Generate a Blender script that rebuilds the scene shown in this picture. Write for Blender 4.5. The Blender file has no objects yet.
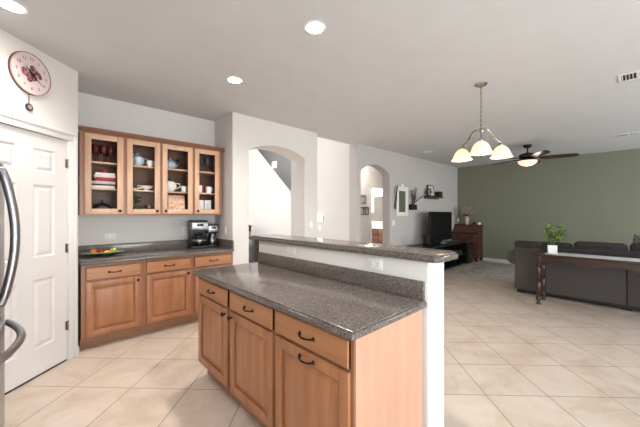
import bpy, bmesh, math, random
from mathutils import Vector, Matrix
random.seed(7)
S = bpy.context.scene
COL = S.collection
PI = math.pi
R = math.radians

# ------------------------------------------------------------------ camera
F_PX, YAW, CAM_H = 296.0, 46.87, 1.377
cam_data = bpy.data.cameras.new('camera')
cam_data.sensor_width = 36.0
cam_data.lens = 36.0 * F_PX / 640.0
cam_data.shift_y = -(212.5 - 213.5) / 640.0 * -1.0
cam_data.clip_start = 0.02
cam = bpy.data.objects.new('camera', cam_data)
COL.objects.link(cam)
cam.location = (0, 0, CAM_H)
cam.rotation_euler = (R(90), 0, R(YAW - 90.0))
S.camera = cam

# ------------------------------------------------------------------ world, exposure
S.view_settings.view_transform = 'Standard'
S.view_settings.look = 'None'
S.view_settings.exposure = 0.72
S.view_settings.gamma = 1.0
S.view_settings.use_curve_mapping = False
w = bpy.data.worlds.new('world'); S.world = w; w.use_nodes = True
nt = w.node_tree; nt.nodes.clear()
sky = nt.nodes.new('ShaderNodeTexSky'); sky.sky_type = 'NISHITA'
sky.sun_elevation = R(50); sky.sun_rotation = R(40); sky.sun_disc = False
bg = nt.nodes.new('ShaderNodeBackground'); bg.inputs['Strength'].default_value = 0.25
wo = nt.nodes.new('ShaderNodeOutputWorld')
nt.links.new(sky.outputs[0], bg.inputs[0]); nt.links.new(bg.outputs[0], wo.inputs[0])

def area(name, loc, direction, sx, sy, power, color=(1, 1, 1), spread=180):
    d = bpy.data.lights.new(name, 'AREA'); d.shape = 'RECTANGLE'
    d.size = sx; d.size_y = sy; d.energy = power; d.color = color; d.spread = R(spread)
    o = bpy.data.objects.new(name, d); COL.objects.link(o); o.location = loc
    o.rotation_euler = Vector(direction).to_track_quat('-Z', 'Y').to_euler()
    return o

DAY = (0.90, 0.96, 1.0)
area('daylight_patio_door', (1.5, -3.38, 1.15), (0, 1, 0.10), 2.7, 2.0, 115, DAY)
area('daylight_living_window', (6.4, -3.38, 1.45), (0.3, 1, 0.0), 3.0, 1.6, 76, DAY)
area('daylight_corner_window', (8.75, -3.38, 1.5), (0.2, 1, 0.0), 0.7, 1.6, 26, DAY)
area('added_kitchen_fill', (-1.18, -1.3, 1.55), (1, 0.25, 0.12), 2.0, 1.2, 42, DAY)  # added frontal fill behind the camera, its window is put in too
area('added_foyer_far_fill', (3.2, 10.2, 1.6), (0.0, -1, 0.0), 1.8, 2.0, 28, (1, 0.99, 0.97))  # added foyer fill, shining through a made-up far window
area('added_foyer_top_fill', (3.3, 6.6, 5.5), (0.05, 0.0, -1), 1.7, 2.2, 120, (1, 0.99, 0.98))  # added light from above to whiten the foyer, skylight made up
area('added_foyer_side_fill', (1.8, 6.3, 1.9), (1, 0.0, 0.05), 2.2, 1.4, 22, (1, 0.99, 0.97))  # added sideways fill for the foyer stair wall, no known source
area('added_bath_fill', (7.2, 7.9, 1.9), (0, -1, -0.2), 1.2, 1.0, 90, (1, 0.99, 0.97))  # added fill to brighten the bathroom, its window is invented

# ------------------------------------------------------------------ materials
def lin(c):
    c = c / 255.0
    return c / 12.92 if c <= 0.04045 else ((c + 0.055) / 1.055) ** 2.4
def rgb(r, g, b): return (lin(r), lin(g), lin(b), 1.0)

def new_mat(name):
    m = bpy.data.materials.new(name); m.use_nodes = True
    n = m.node_tree.nodes; b = n['Principled BSDF']
    return m, m.node_tree, b

def coords(t, rot=(0, 0, 0), scale=(1, 1, 1), kind='Object'):
    tc = t.nodes.new('ShaderNodeTexCoord'); mp = t.nodes.new('ShaderNodeMapping')
    mp.inputs['Rotation'].default_value = rot; mp.inputs['Scale'].default_value = scale
    t.links.new(tc.outputs[kind], mp.inputs[0]); return mp.outputs[0]

def ramp(t, src, stops):
    r = t.nodes.new('ShaderNodeValToRGB'); cr = r.color_ramp
    while len(cr.elements) > len(stops): cr.elements.remove(cr.elements[-1])
    while len(cr.elements) < len(stops): cr.elements.new(0.5)
    for e, (p, c) in zip(cr.elements, stops): e.position = p; e.color = c
    t.links.new(src, r.inputs[0]); return r.outputs[0]

def noise(t, vec, scale, detail=3, rough=0.5, dist=0.0):
    n = t.nodes.new('ShaderNodeTexNoise'); n.inputs['Scale'].default_value = scale
    n.inputs['Detail'].default_value = detail; n.inputs['Roughness'].default_value = rough
    n.inputs['Distortion'].default_value = dist
    t.links.new(vec, n.inputs['Vector']); return n.outputs['Fac']

def bump(t, b, src, strength, dist=0.01):
    k = t.nodes.new('ShaderNodeBump'); k.inputs['Strength'].default_value = strength
    k.inputs['Distance'].default_value = dist
    t.links.new(src, k.inputs['Height']); t.links.new(k.outputs[0], b.inputs['Normal'])

def plain(name, c, rough=0.5, metal=0.0, spec=0.5, var=0.06, nscale=6.0, bmp=0.0, coat=0.0):
    """paint / plastic / cloth: a colour with slight procedural variation"""
    m, t, b = new_mat(name)
    v = coords(t); f = noise(t, v, nscale, 4)
    d = tuple(max(0, x * (1 - var)) for x in c[:3]) + (1,)
    l = tuple(min(1, x * (1 + var)) for x in c[:3]) + (1,)
    t.links.new(ramp(t, f, [(0.3, d), (0.7, l)]), b.inputs['Base Color'])
    b.inputs['Roughness'].default_value = rough; b.inputs['Metallic'].default_value = metal
    b.inputs['Specular IOR Level'].default_value = spec
    b.inputs['Coat Weight'].default_value = coat
    if bmp: bump(t, b, noise(t, v, nscale * 12, 3), bmp, 0.004)
    return m

def wood(name, c1, c2, axis='Z', rough=0.38, scale=1.0, coat=0.15):
    m, t, b = new_mat(name)
    sc = {'X': (0.9, 9, 9), 'Y': (9, 0.9, 9), 'Z': (9, 9, 0.9)}[axis]
    v = coords(t, scale=sc)
    f = noise(t, v, 2.2 * scale, 6, 0.6, 0.4)
    f2 = noise(t, coords(t, scale=(1, 1, 1)), 2.0, 2)
    mx = t.nodes.new('ShaderNodeMath'); mx.operation = 'MULTIPLY_ADD'
    t.links.new(f, mx.inputs[0]); mx.inputs[1].default_value = 0.7
    ml = t.nodes.new('ShaderNodeMath'); ml.operation = 'MULTIPLY'; ml.inputs[1].default_value = 0.3
    t.links.new(f2, ml.inputs[0]); t.links.new(ml.outputs[0], mx.inputs[2])
    t.links.new(ramp(t, mx.outputs[0], [(0.30, c1), (0.68, c2)]), b.inputs['Base Color'])
    b.inputs['Roughness'].default_value = rough; b.inputs['Coat Weight'].default_value = coat
    b.inputs['Coat Roughness'].default_value = 0.25
    return m

def emit(name, c, strength):
    m, t, b = new_mat(name)
    b.inputs['Base Color'].default_value = c
    b.inputs['Emission Color'].default_value = c; b.inputs['Emission Strength'].default_value = strength
    return m

def glass(name, tint=(1, 1, 1, 1), gloss=0.03):
    m = bpy.data.materials.new(name); m.use_nodes = True; t = m.node_tree; t.nodes.clear()
    o = t.nodes.new('ShaderNodeOutputMaterial'); tr = t.nodes.new('ShaderNodeBsdfTransparent')
    tr.inputs[0].default_value = tint
    g = t.nodes.new('ShaderNodeBsdfGlossy'); g.inputs['Roughness'].default_value = 0.03
    fr = t.nodes.new('ShaderNodeLayerWeight'); fr.inputs[0].default_value = gloss
    mx = t.nodes.new('ShaderNodeMixShader')
    t.links.new(fr.outputs['Facing'], mx.inputs[0]); t.links.new(tr.outputs[0], mx.inputs[1])
    t.links.new(g.outputs[0], mx.inputs[2]); t.links.new(mx.outputs[0], o.inputs[0])
    return m

M = {}
M['wall'] = plain('wall_paint', rgb(218, 213, 208), 0.85, spec=0.2, var=0.015, nscale=3, bmp=0.12)
M['ceil'] = plain('ceiling_paint', rgb(209, 208, 208), 0.9, spec=0.15, var=0.02, nscale=4, bmp=0.25)
M['shaded_wall'] = plain('stair_shade_paint', rgb(172, 171, 170), 0.85, spec=0.2, var=0.01)  # greyer copy of the wall paint, stands for stairwell shade
M['tvwall_shaded'] = plain('tv_wall_shade_paint', rgb(190, 184, 181), 0.85, spec=0.2, var=0.015, nscale=3, bmp=0.12)  # wall paint greyed to stand for the dimmer light on this wall
M['green'] = plain('green_wall_paint', rgb(128, 130, 112), 0.8, spec=0.2, var=0.02, nscale=2, bmp=0.1)
M['trim'] = plain('white_trim_paint', rgb(226, 223, 220), 0.45, var=0.01)
M['door_white'] = plain('white_door_paint', rgb(222, 217, 214), 0.5, var=0.01)

def tile_mat():
    m, t, b = new_mat('beige_diagonal_tile')
    tc = t.nodes.new('ShaderNodeTexCoord'); mp = t.nodes.new('ShaderNodeMapping')
    mp.vector_type = 'POINT'
    mp.inputs['Rotation'].default_value = (0, 0, R(-45)); mp.inputs['Location'].default_value = (TILE_P, TILE_Q, 0)
    t.links.new(tc.outputs['Object'], mp.inputs[0])
    br = t.nodes.new('ShaderNodeTexBrick'); br.offset = 0.0; br.squash = 1.0
    br.inputs['Scale'].default_value = 1.0; br.inputs['Mortar Size'].default_value = 0.0032
    br.inputs['Mortar Smooth'].default_value = 0.2; br.inputs['Bias'].default_value = 0.0
    br.inputs['Brick Width'].default_value = 0.4565; br.inputs['Row Height'].default_value = 0.4565
    br.inputs['Color1'].default_value = rgb(205, 188, 170); br.inputs['Color2'].default_value = rgb(196, 178, 160)
    br.inputs['Mortar'].default_value = rgb(150, 132, 115)
    t.links.new(mp.outputs[0], br.inputs['Vector'])
    f = noise(t, tc.outputs['Object'], 3.2, 6, 0.62, 0.8)
    mot = ramp(t, f, [(0.28, rgb(178, 158, 138)), (0.5, rgb(207, 192, 177)), (0.72, rgb(222, 211, 200))])
    mix = t.nodes.new('ShaderNodeMix'); mix.data_type = 'RGBA'; mix.blend_type = 'MIX'
    mix.inputs[0].default_value = 0.62
    t.links.new(br.outputs['Color'], mix.inputs[6]); t.links.new(mot, mix.inputs[7])
    mix2 = t.nodes.new('ShaderNodeMix'); mix2.data_type = 'RGBA'
    t.links.new(br.outputs['Fac'], mix2.inputs[0]); t.links.new(mix.outputs[2], mix2.inputs[6])
    mix2.inputs[7].default_value = rgb(124, 106, 90)
    t.links.new(mix2.outputs[2], b.inputs['Base Color'])
    b.inputs['Roughness'].default_value = 0.42
    inv = t.nodes.new('ShaderNodeMath'); inv.operation = 'SUBTRACT'; inv.inputs[0].default_value = 1
    t.links.new(br.outputs['Fac'], inv.inputs[1]); bump(t, b, inv.outputs[0], 0.4, 0.003)
    return m
TILE_P, TILE_Q = -0.447 + 0.4565 * 40, 0.267 + 0.4565 * 40

M['tile'] = tile_mat()

def counter_mat(name, dark, mid, light, rough=0.3):
    m, t, b = new_mat(name)
    v = coords(t)
    vo = t.nodes.new('ShaderNodeTexVoronoi'); vo.inputs['Scale'].default_value = 240
    t.links.new(v, vo.inputs['Vector'])
    sep = t.nodes.new('ShaderNodeSeparateColor'); t.links.new(vo.outputs['Color'], sep.inputs[0])
    c = ramp(t, sep.outputs[0], [(0.0, dark), (0.35, mid), (0.80, mid), (0.93, light)])
    f = noise(t, v, 45, 3)
    c2 = ramp(t, f, [(0.35, (0.88, 0.88, 0.88, 1)), (0.65, (1.1, 1.09, 1.08, 1))])
    mix = t.nodes.new('ShaderNodeMix'); mix.data_type = 'RGBA'; mix.blend_type = 'MULTIPLY'; mix.inputs[0].default_value = 1
    t.links.new(c, mix.inputs[6]); t.links.new(c2, mix.inputs[7])
    t.links.new(mix.outputs[2], b.inputs['Base Color']); b.inputs['Roughness'].default_value = rough
    return m
M['counter'] = counter_mat('speckled_taupe_laminate', rgb(70, 62, 58), rgb(102, 93, 88), rgb(138, 128, 121), 0.17)
M['counter_dark'] = M['counter']

M['maple'] = wood('maple_cabinet', rgb(148, 93, 58), rgb(177, 121, 82), 'Z')
M['maple_h'] = wood('maple_cabinet_horizontal', rgb(156, 101, 63), rgb(184, 129, 89), 'X')
M['maple_light'] = wood('light_maple_door', rgb(194, 150, 118), rgb(212, 172, 140), 'Z')
M['maple_frame'] = wood('maple_face_frame', rgb(140, 90, 62), rgb(163, 112, 80), 'Z')
M['maple_panel_lit'] = wood('maple_end_panel_lit', rgb(184, 138, 112), rgb(197, 153, 126), 'Z', rough=0.5)  # paler copy of the maple, stronger light put into its colour
M['maple_crown'] = wood('maple_crown', rgb(112, 72, 52), rgb(138, 92, 66), 'X')
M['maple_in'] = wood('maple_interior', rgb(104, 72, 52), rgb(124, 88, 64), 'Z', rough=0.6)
M['kick'] = wood('toe_kick_wood', rgb(150, 108, 80), rgb(170, 126, 96), 'X', rough=0.6)
M['bronze'] = plain('dark_bronze', rgb(48, 38, 34), 0.35, 0.8, var=0.1)
M['steel'] = plain('brushed_steel', rgb(160, 160, 162), 0.32, 1.0, var=0.04)
M['steel_dark'] = plain('dark_steel', rgb(90, 90, 92), 0.3, 1.0, var=0.04)
M['nickel'] = plain('brushed_nickel', rgb(170, 162, 150), 0.25, 1.0)
M['black'] = plain('black_plastic', rgb(18, 18, 19), 0.35, var=0.1)
M['black_gloss'] = plain('black_gloss', rgb(8, 8, 9), 0.08, var=0.1)
M['white'] = plain('white_plastic', rgb(236, 234, 230), 0.35, var=0.01)
M['china'] = plain('white_china', rgb(232, 230, 226), 0.15, var=0.03)
M['china_blue'] = plain('pale_blue_china', rgb(170, 188, 198), 0.18, var=0.25, nscale=30)
M['red'] = plain('red_glaze', rgb(165, 34, 30), 0.3)
M['redglass'] = plain('dark_red_glass', rgb(84, 22, 26), 0.12, spec=0.8)
M['smoke'] = plain('smoked_glass', rgb(70, 66, 64), 0.1, spec=0.8)
M['green_glaze'] = plain('green_glaze', rgb(62, 92, 52), 0.2, var=0.2)
M['pale_green'] = plain('pale_green_glaze', rgb(150, 160, 132), 0.2, var=0.1)
M['banana'] = plain('yellow_fruit', rgb(220, 180, 60), 0.45, var=0.1)
M['orange'] = plain('orange_fruit', rgb(222, 128, 40), 0.45, var=0.1)
M['apple'] = plain('red_fruit', rgb(158, 34, 28), 0.3, var=0.2)
M['apple_green'] = plain('green_fruit', rgb(150, 170, 70), 0.35, var=0.1)
M['leaf'] = plain('leaf_green', rgb(74, 104, 44), 0.5, var=0.35, nscale=20)
M['leaf_light'] = plain('leaf_light_green', rgb(138, 160, 74), 0.5, var=0.3, nscale=20)
M['twig'] = plain('dried_twig', rgb(70, 58, 50), 0.8, var=0.2)
M['twig_pale'] = plain('pale_dried_stem', rgb(150, 140, 122), 0.8, var=0.2)
M['flower'] = plain('pink_blossom', rgb(190, 162, 155), 0.7, var=0.3, nscale=30)
M['soil'] = plain('potting_soil', rgb(52, 38, 28), 0.95, var=0.4, nscale=60)
M['darkwood'] = wood('dark_walnut', rgb(34, 19, 15), rgb(66, 37, 27), 'Z', rough=0.3)
M['espresso'] = wood('espresso_wood', rgb(30, 22, 20), rgb(44, 34, 31), 'Z', rough=0.4)
M['darkwood_h'] = wood('dark_walnut_horizontal', rgb(34, 19, 15), rgb(66, 37, 27), 'Y', rough=0.3)
M['mahogany'] = wood('mahogany', rgb(66, 38, 28), rgb(100, 60, 44), 'X', rough=0.3)
M['mahogany_dark'] = wood('dark_mahogany', rgb(58, 28, 22), rgb(86, 44, 32), 'Z', rough=0.35)
M['fabric'] = plain('charcoal_upholstery', rgb(82, 76, 73), 0.95, spec=0.15, var=0.14, nscale=40, bmp=0.5)
M['fabric_dark'] = plain('dark_upholstery', rgb(60, 55, 54), 0.9, spec=0.2, var=0.15, nscale=30, bmp=0.4)
M['runner'] = plain('pale_linen_runner', rgb(200, 202, 198), 0.9, var=0.04, nscale=60, bmp=0.3)
M['mirror'] = plain('mirror_glass', rgb(225, 230, 226), 0.03, 1.0, var=0.0)
M['shabby'] = plain('distressed_white_frame', rgb(228, 224, 216), 0.6, var=0.12, nscale=30)
M['glass'] = glass('cabinet_glass')
M['clearglass'] = glass('clear_glass', (0.93, 0.95, 0.95, 1), 0.35)
M['canlight'] = emit('can_light_lens', (1, 0.97, 0.92, 1), 14)
M['gap'] = plain('gap_shade_black', rgb(30, 27, 25), 0.9)  # near-black colour standing for the shade inside gaps, slots and vents
M['shade'] = emit('alabaster_shade', rgb(255, 228, 184), 0.42)
M['fanbowl'] = emit('fan_light_bowl', rgb(255, 205, 168), 0.7)
M['sconce'] = emit('wall_light_lens', (1, 0.95, 0.86, 1), 9)
M['brownvan'] = wood('vanity_brown', rgb(104, 70, 52), rgb(134, 94, 70), 'Z')
M['screen'] = plain('tv_screen', rgb(5, 5, 6), 0.55, spec=0.2, var=0.0)

def blotch(name, stops, scale=7.0, rough=0.9, detail=4, dist=1.5):
    m, t, b = new_mat(name)
    f = noise(t, coords(t), scale, detail, 0.6, dist)
    t.links.new(ramp(t, f, stops), b.inputs['Base Color']); b.inputs['Roughness'].default_value = rough
    return m
M['rug'] = blotch('grey_floral_rug', [(0.30, rgb(96, 94, 106)), (0.42, rgb(156, 150, 150)), (0.55, rgb(202, 194, 186)), (0.66, rgb(170, 150, 144)), (0.8, rgb(120, 118, 128))], 6, dist=2.5)
M['rug_edge'] = plain('rug_border', rgb(176, 166, 156), 0.95, var=0.15, nscale=30)
M['painted'] = blotch('painted_card', [(0.36, rgb(232, 226, 214)), (0.5, rgb(226, 150, 96)), (0.6, rgb(238, 226, 210)), (0.7, rgb(150, 160, 176))], 18, 0.6)
M['blossoms'] = blotch('clock_blossom_print', [(0.36, rgb(190, 140, 144)), (0.48, rgb(120, 60, 72)), (0.58, rgb(52, 44, 50)), (0.72, rgb(170, 120, 124))], 26, 0.5)
M['clockface'] = plain('clock_face', rgb(206, 188, 185), 0.4, var=0.03)
M['clockrim'] = plain('clock_rim_pink', rgb(176, 136, 134), 0.4, var=0.08)
M['photo'] = blotch('photo_print', [(0.4, rgb(40, 38, 38)), (0.5, rgb(200, 196, 190)), (0.65, rgb(110, 104, 100))], 12, 0.4)
M['patterned'] = blotch('patterned_cushion', [(0.42, rgb(28, 26, 28)), (0.5, rgb(150, 146, 144)), (0.58, rgb(34, 32, 34))], 16, 0.9)

# ------------------------------------------------------------------ mesh helpers
class MB:
    def __init__(s): s.bm = bmesh.new(); s.mi = 0
    def _new(s, fn):
        before = set(s.bm.faces); r = fn()
        for f in s.bm.faces:
            if f not in before: f.material_index = s.mi
        return r
    def box(s, x0, x1, y0, y1, z0, z1, bev=0, seg=2):
        def go():
            vs = [s.bm.verts.new((x, y, z)) for z in (z0, z1) for y in (y0, y1) for x in (x0, x1)]
            q = [(0, 2, 3, 1), (4, 5, 7, 6), (0, 1, 5, 4), (2, 6, 7, 3), (0, 4, 6, 2), (1, 3, 7, 5)]
            fs = [s.bm.faces.new([vs[i] for i in f]) for f in q]
            if bev:
                es = list({e for f in fs for e in f.edges})
                bmesh.ops.bevel(s.bm, geom=es, offset=bev, segments=seg, affect='EDGES', profile=0.5)
        s._new(go); return s
    def obox(s, c, size, rot, bev=0):
        """a box with its own rotation matrix"""
        m = MB(); a, b, d = [v / 2 for v in size]; m.box(-a, a, -b, b, -d, d, bev)
        s.merge(m, Matrix.Translation(c) @ rot.to_4x4()); return s
    def merge(s, o, mat=Matrix.Identity(4)):
        def go():
            vm = {v: s.bm.verts.new(mat @ v.co) for v in o.bm.verts}
            for f in o.bm.faces:
                try: s.bm.faces.new([vm[v] for v in f.verts])
                except ValueError: pass
        s._new(go); return s
    def prism(s, poly, axis, a, b, bev=0):
        """polygon in the two other axes, extruded along axis from a to b"""
        def P(u, v, t): return {'X': (t, u, v), 'Y': (u, t, v), 'Z': (u, v, t)}[axis]
        def go():
            lo = [s.bm.verts.new(P(u, v, a)) for u, v in poly]; hi = [s.bm.verts.new(P(u, v, b)) for u, v in poly]
            n = len(poly); fs = [s.bm.faces.new(lo), s.bm.faces.new(hi[::-1])]
            for i in range(n): fs.append(s.bm.faces.new([lo[i], hi[i], hi[(i + 1) % n], lo[(i + 1) % n]]))
            bmesh.ops.recalc_face_normals(s.bm, faces=fs)
            if bev:
                es = list({e for f in fs[:2] for e in f.edges})
                bmesh.ops.bevel(s.bm, geom=es, offset=bev, segments=2, affect='EDGES', profile=0.5)
        s._new(go); return s
    def lathe(s, prof, c=(0, 0, 0), seg=20, axis='Z', rot=None):
        def go():
            rings = []
            for r, h in prof:
                ring = []
                for k in range(seg):
                    a = 2 * PI * k / seg; u, v = r * math.cos(a), r * math.sin(a)
                    p = {'Z': (u, v, h), 'Y': (u, h, v), 'X': (h, u, v)}[axis]
                    p = Vector(p)
                    if rot: p = rot @ p
                    ring.append(s.bm.verts.new(p + Vector(c)))
                rings.append(ring)
            fs = []
            for a_, b_ in zip(rings, rings[1:]):
                for k in range(seg): fs.append(s.bm.faces.new([a_[k], a_[(k + 1) % seg], b_[(k + 1) % seg], b_[k]]))
            if prof[0][0] > 1e-5: fs.append(s.bm.faces.new(rings[0][::-1]))
            if prof[-1][0] > 1e-5: fs.append(s.bm.faces.new(rings[-1]))
            bmesh.ops.remove_doubles(s.bm, verts=[v for r_ in rings for v in r_], dist=1e-6)
        s._new(go); return s
    def tube(s, pts, r, seg=8, cap=True):
        pts = [Vector(p) for p in pts]; rr = r if isinstance(r, (list, tuple)) else [r] * len(pts)
        def go():
            rings = []; up = Vector((0, 0, 1)); prev = None
            for i, p in enumerate(pts):
                t = (pts[min(i + 1, len(pts) - 1)] - pts[max(i - 1, 0)]).normalized()
                if prev is None:
                    n = t.cross(up) if abs(t.z) < 0.95 else t.cross(Vector((1, 0, 0)))
                else: n = prev - t * prev.dot(t)
                n.normalize(); prev = n; b = t.cross(n)
                rings.append([s.bm.verts.new(p + (n * math.cos(2 * PI * k / seg) + b * math.sin(2 * PI * k / seg)) * rr[i]) for k in range(seg)])
            for a_, b_ in zip(rings, rings[1:]):
                for k in range(seg): s.bm.faces.new([a_[k], a_[(k + 1) % seg], b_[(k + 1) % seg], b_[k]])
            if cap: s.bm.faces.new(rings[0][::-1]); s.bm.faces.new(rings[-1])
        s._new(go); return s
    def ball(s, c, r, sc=(1, 1, 1), u=14, v=10):
        m = MB(); bmesh.ops.create_uvsphere(m.bm, u_segments=u, v_segments=v, radius=r)
        s.merge(m, Matrix.Translation(c) @ Matrix.Diagonal((*sc, 1))); return s
    def relief(s, x0, x1, z0, z1, steps, y=0.0):
        """nested rectangular rings in the XZ plane facing -Y; steps = (inset, depth into +Y)"""
        def go():
            rings = []
            for ins, d in steps:
                rings.append([s.bm.verts.new((a, y + d, b)) for a, b in ((x0 + ins, z0 + ins), (x1 - ins, z0 + ins), (x1 - ins, z1 - ins), (x0 + ins, z1 - ins))])
            for a_, b_ in zip(rings, rings[1:]):
                for k in range(4): s.bm.faces.new([a_[k], a_[(k + 1) % 4], b_[(k + 1) % 4], b_[k]])
            s.bm.faces.new(rings[-1])
        s._new(go); return s
    def leaf(s, base, d, length, width, droop=0.3, n=5):
        base = Vector(base); d = Vector(d).normalized(); side = d.cross(Vector((0, 0, 1)))
        side = side.normalized() if side.length > 1e-3 else Vector((1, 0, 0))
        def go():
            L = []
            for i in range(n + 1):
                t = i / n; p = base + d * length * t - Vector((0, 0, 1)) * droop * length * t * t
                wd = width * math.sin(PI * min(0.97, 0.08 + 0.9 * t)) * 0.5
                cup = Vector((0, 0, 1)) * wd * 0.35
                L.append([s.bm.verts.new(p - side * wd + cup), s.bm.verts.new(p), s.bm.verts.new(p + side * wd + cup)])
            for a_, b_ in zip(L, L[1:]):
                s.bm.faces.new([a_[0], a_[1], b_[1], b_[0]]); s.bm.faces.new([a_[1], a_[2], b_[2], b_[1]])
        s._new(go); return s
    def build(s, name, mats, parent=None, smooth=35):
        me = bpy.data.meshes.new(name)
        bmesh.ops.recalc_face_normals(s.bm, faces=s.bm.faces) if False else None
        s.bm.to_mesh(me); s.bm.free()
        for m in (mats if isinstance(mats, (list, tuple)) else [mats]): me.materials.append(m)
        if smooth:
            me.polygons.foreach_set('use_smooth', [True] * len(me.polygons))
            try: me.set_sharp_from_angle(angle=R(smooth))
            except Exception: pass
        o = bpy.data.objects.new(name, me); COL.objects.link(o)
        if parent is not None: o.parent = parent
        return o

def tag(o, label, cat, group=None, kind=None):
    o['label'] = label; o['category'] = cat
    if group: o['group'] = group
    if kind: o['kind'] = kind
    return o
def thing(name, label, cat, loc=(0, 0, 0), rz=0.0, group=None):
    o = bpy.data.objects.new(name, None); COL.objects.link(o); o.empty_display_size = 0.1
    o.location = loc; o.rotation_euler = (0, 0, rz); return tag(o, label, cat, group)
def struct(name, mb, mats, loc=None, rz=0, smooth=35, parent=None):
    o = mb.build(name, mats, parent, smooth)
    if loc: o.location = loc
    o.rotation_euler = (0, 0, rz)
    if parent is None: o['kind'] = 'structure'
    return o
def dup(root, loc, rz=None, label=None):
    c = root.copy(); COL.objects.link(c); c.location = loc
    if rz is not None: c.rotation_euler = (0, 0, rz)
    if label: c['label'] = label
    for ch in [o for o in bpy.data.objects if o.parent == root]:
        d = ch.copy(); COL.objects.link(d); d.parent = c
        for g in [o for o in bpy.data.objects if o.parent == ch]:
            e = g.copy(); COL.objects.link(e); e.parent = d
    return c

# ================================================================== STRUCTURE
CH = 2.74
XG, YS, XK = 9.25, -3.2, -1.0          # green wall, patio side, kitchen side
m = MB(); m.box(XK - .15, XG + .15, YS - .15, 10.2, -0.1, 0); struct('floor', m, M['tile'], smooth=0)
m = MB()
m.box(XK - .15, XG + .15, YS - .15, 3.92, CH, CH + .12)
m.box(XK - .15, 1.88, 3.92, 4.43, CH, CH + .12)
m.box(4.6, XG + .15, 3.92, 5.25, CH, CH + .12); m.box(5.72, XG + .15, 5.25, 7.8, CH, CH + .12)
struct('ceiling', m, M['ceil'], smooth=0)
m = MB()
m.box(1.88, 2.4, 3.92, 10.2, 5.3, 5.4); m.box(4.2, 5.75, 3.92, 10.2, 5.3, 5.4); m.box(2.4, 4.2, 3.92, 5.45, 5.3, 5.4); m.box(2.4, 4.2, 7.75, 10.2, 5.3, 5.4)
struct('ceiling_foyer', m, M['ceil'], smooth=0)
f = MB()
for a, b, c, d in ((2.4, 2.46, 5.45, 7.75), (4.14, 4.2, 5.45, 7.75), (2.46, 4.14, 5.45, 5.51), (2.46, 4.14, 7.69, 7.75), (3.28, 3.32, 5.51, 7.69)): f.box(a, b, c, d, 5.3, 5.42)
f = struct('window_5', f, M['trim']); MB().box(2.46, 4.14, 5.51, 7.69, 5.385, 5.389).build('pane', M['glass'], f)  # unseen skylight, put in to carry the added foyer light

# kitchen side wall with a window added for light, behind the camera and the fridge
m = MB()
for a, b, c, d in ((YS, -2.3, 0, CH), (-0.3, 3.007, 0, CH), (-2.3, -0.3, 0, .95), (-2.3, -0.3, 2.15, CH)): m.box(XK - .12, XK, a, b, c, d)
struct('wall_kitchen_side', m, M['wall'], smooth=0)
def window(n, horizontal, a0, a1, z0, z1, at, t=.12, mull=1, sg=1):
    """white framed window filling a hole, placed out of view to admit daylight; horizontal: along X (wall on Y=at) else along Y"""
    f = MB()
    def bx(u0, u1, v0, v1, w0, w1):
        w0, w1 = sorted((w0 * sg, w1 * sg))
        if horizontal: f.box(u0, u1, at + w0, at + w1, v0, v1)
        else: f.box(at + w0, at + w1, u0, u1, v0, v1)
    e = .05
    bx(a0, a1, z0, z0 + e, -t, -.02); bx(a0, a1, z1 - e, z1, -t, -.02)
    bx(a0, a0 + e, z0 + e, z1 - e, -t, -.02); bx(a1 - e, a1, z0 + e, z1 - e, -t, -.02)
    for k in range(1, mull + 1):
        c = a0 + (a1 - a0) * k / (mull + 1); bx(c - .025, c + .025, z0 + e, z1 - e, -t + .02, -.04)
    o = struct('window_%d' % n, f, M['trim'])
    g = MB()
    if horizontal: g.box(a0 + e, a1 - e, at - .09 * sg - .002, at - .09 * sg + .002, z0 + e, z1 - e)
    else: g.box(at - .09 * sg - .002, at - .09 * sg + .002, a0 + e, a1 - e, z0 + e, z1 - e)
    g.build('pane', M['glass'], o)
window(1, False, -2.3, -0.3, .95, 2.15, XK)

# patio side wall, a sliding glass door and a window
m = MB()
m.box(XK - .12, .1, YS - .12, YS, 0, CH); m.box(2.9, 4.8, YS - .12, YS, 0, CH); m.box(8.0, 8.4, YS - .12, YS, 0, CH); m.box(9.1, XG + .12, YS - .12, YS, 0, CH); m.box(8.4, 9.1, YS - .12, YS, 0, .6); m.box(8.4, 9.1, YS - .12, YS, 2.3, CH)
m.box(.1, 2.9, YS - .12, YS, 2.15, CH); m.box(4.8, 8.0, YS - .12, YS, 2.3, CH); m.box(4.8, 8.0, YS - .12, YS, 0, .6)
struct('wall_patio_side', m, M['wall'], smooth=0)
window(2, True, .1, 2.9, 0.0, 2.15, YS); window(3, True, 4.8, 8.0, .6, 2.3, YS); window(4, True, 8.4, 9.1, .6, 2.3, YS, mull=0)

m = MB(); m.box(XG, XG + .12, YS, 7.8, 0, CH); struct('wall_living_far', m, M['green'], smooth=0)

# angled pantry wall in its own frame (local x along the wall, front faces -Y)
PW0, PRZ = (0.25, 3.70), R(45)
def pw(lx, ly=0.0):                                         # local to world
    return (PW0[0] + (lx - ly) * math.cos(PRZ), PW0[1] + (lx + ly) * math.sin(PRZ))
DX0, DX1, DH = -0.876, -0.116, 2.04
m = MB()
m.box(-.98, DX0 - .012, 0, .12, 0, CH); m.box(DX1 + .012, 0, 0, .12, 0, CH); m.box(DX0 - .012, DX1 + .012, 0, .12, DH + .015, CH)
struct('wall_pantry', m, M['wall'], (PW0[0], PW0[1], 0), PRZ, smooth=0)
m = MB(); m.box(.09, .25, 3.70, 4.31, 0, CH); m.box(-.11, .09, 3.93, 4.31, 0, CH)
struct('wall_pantry_return', m, M['wall'], smooth=0)
m = MB(); m.box(XK, -.443, 3.007, 3.127, 0, CH); struct('wall_fridge_side', m, M['wall'], smooth=0)

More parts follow.
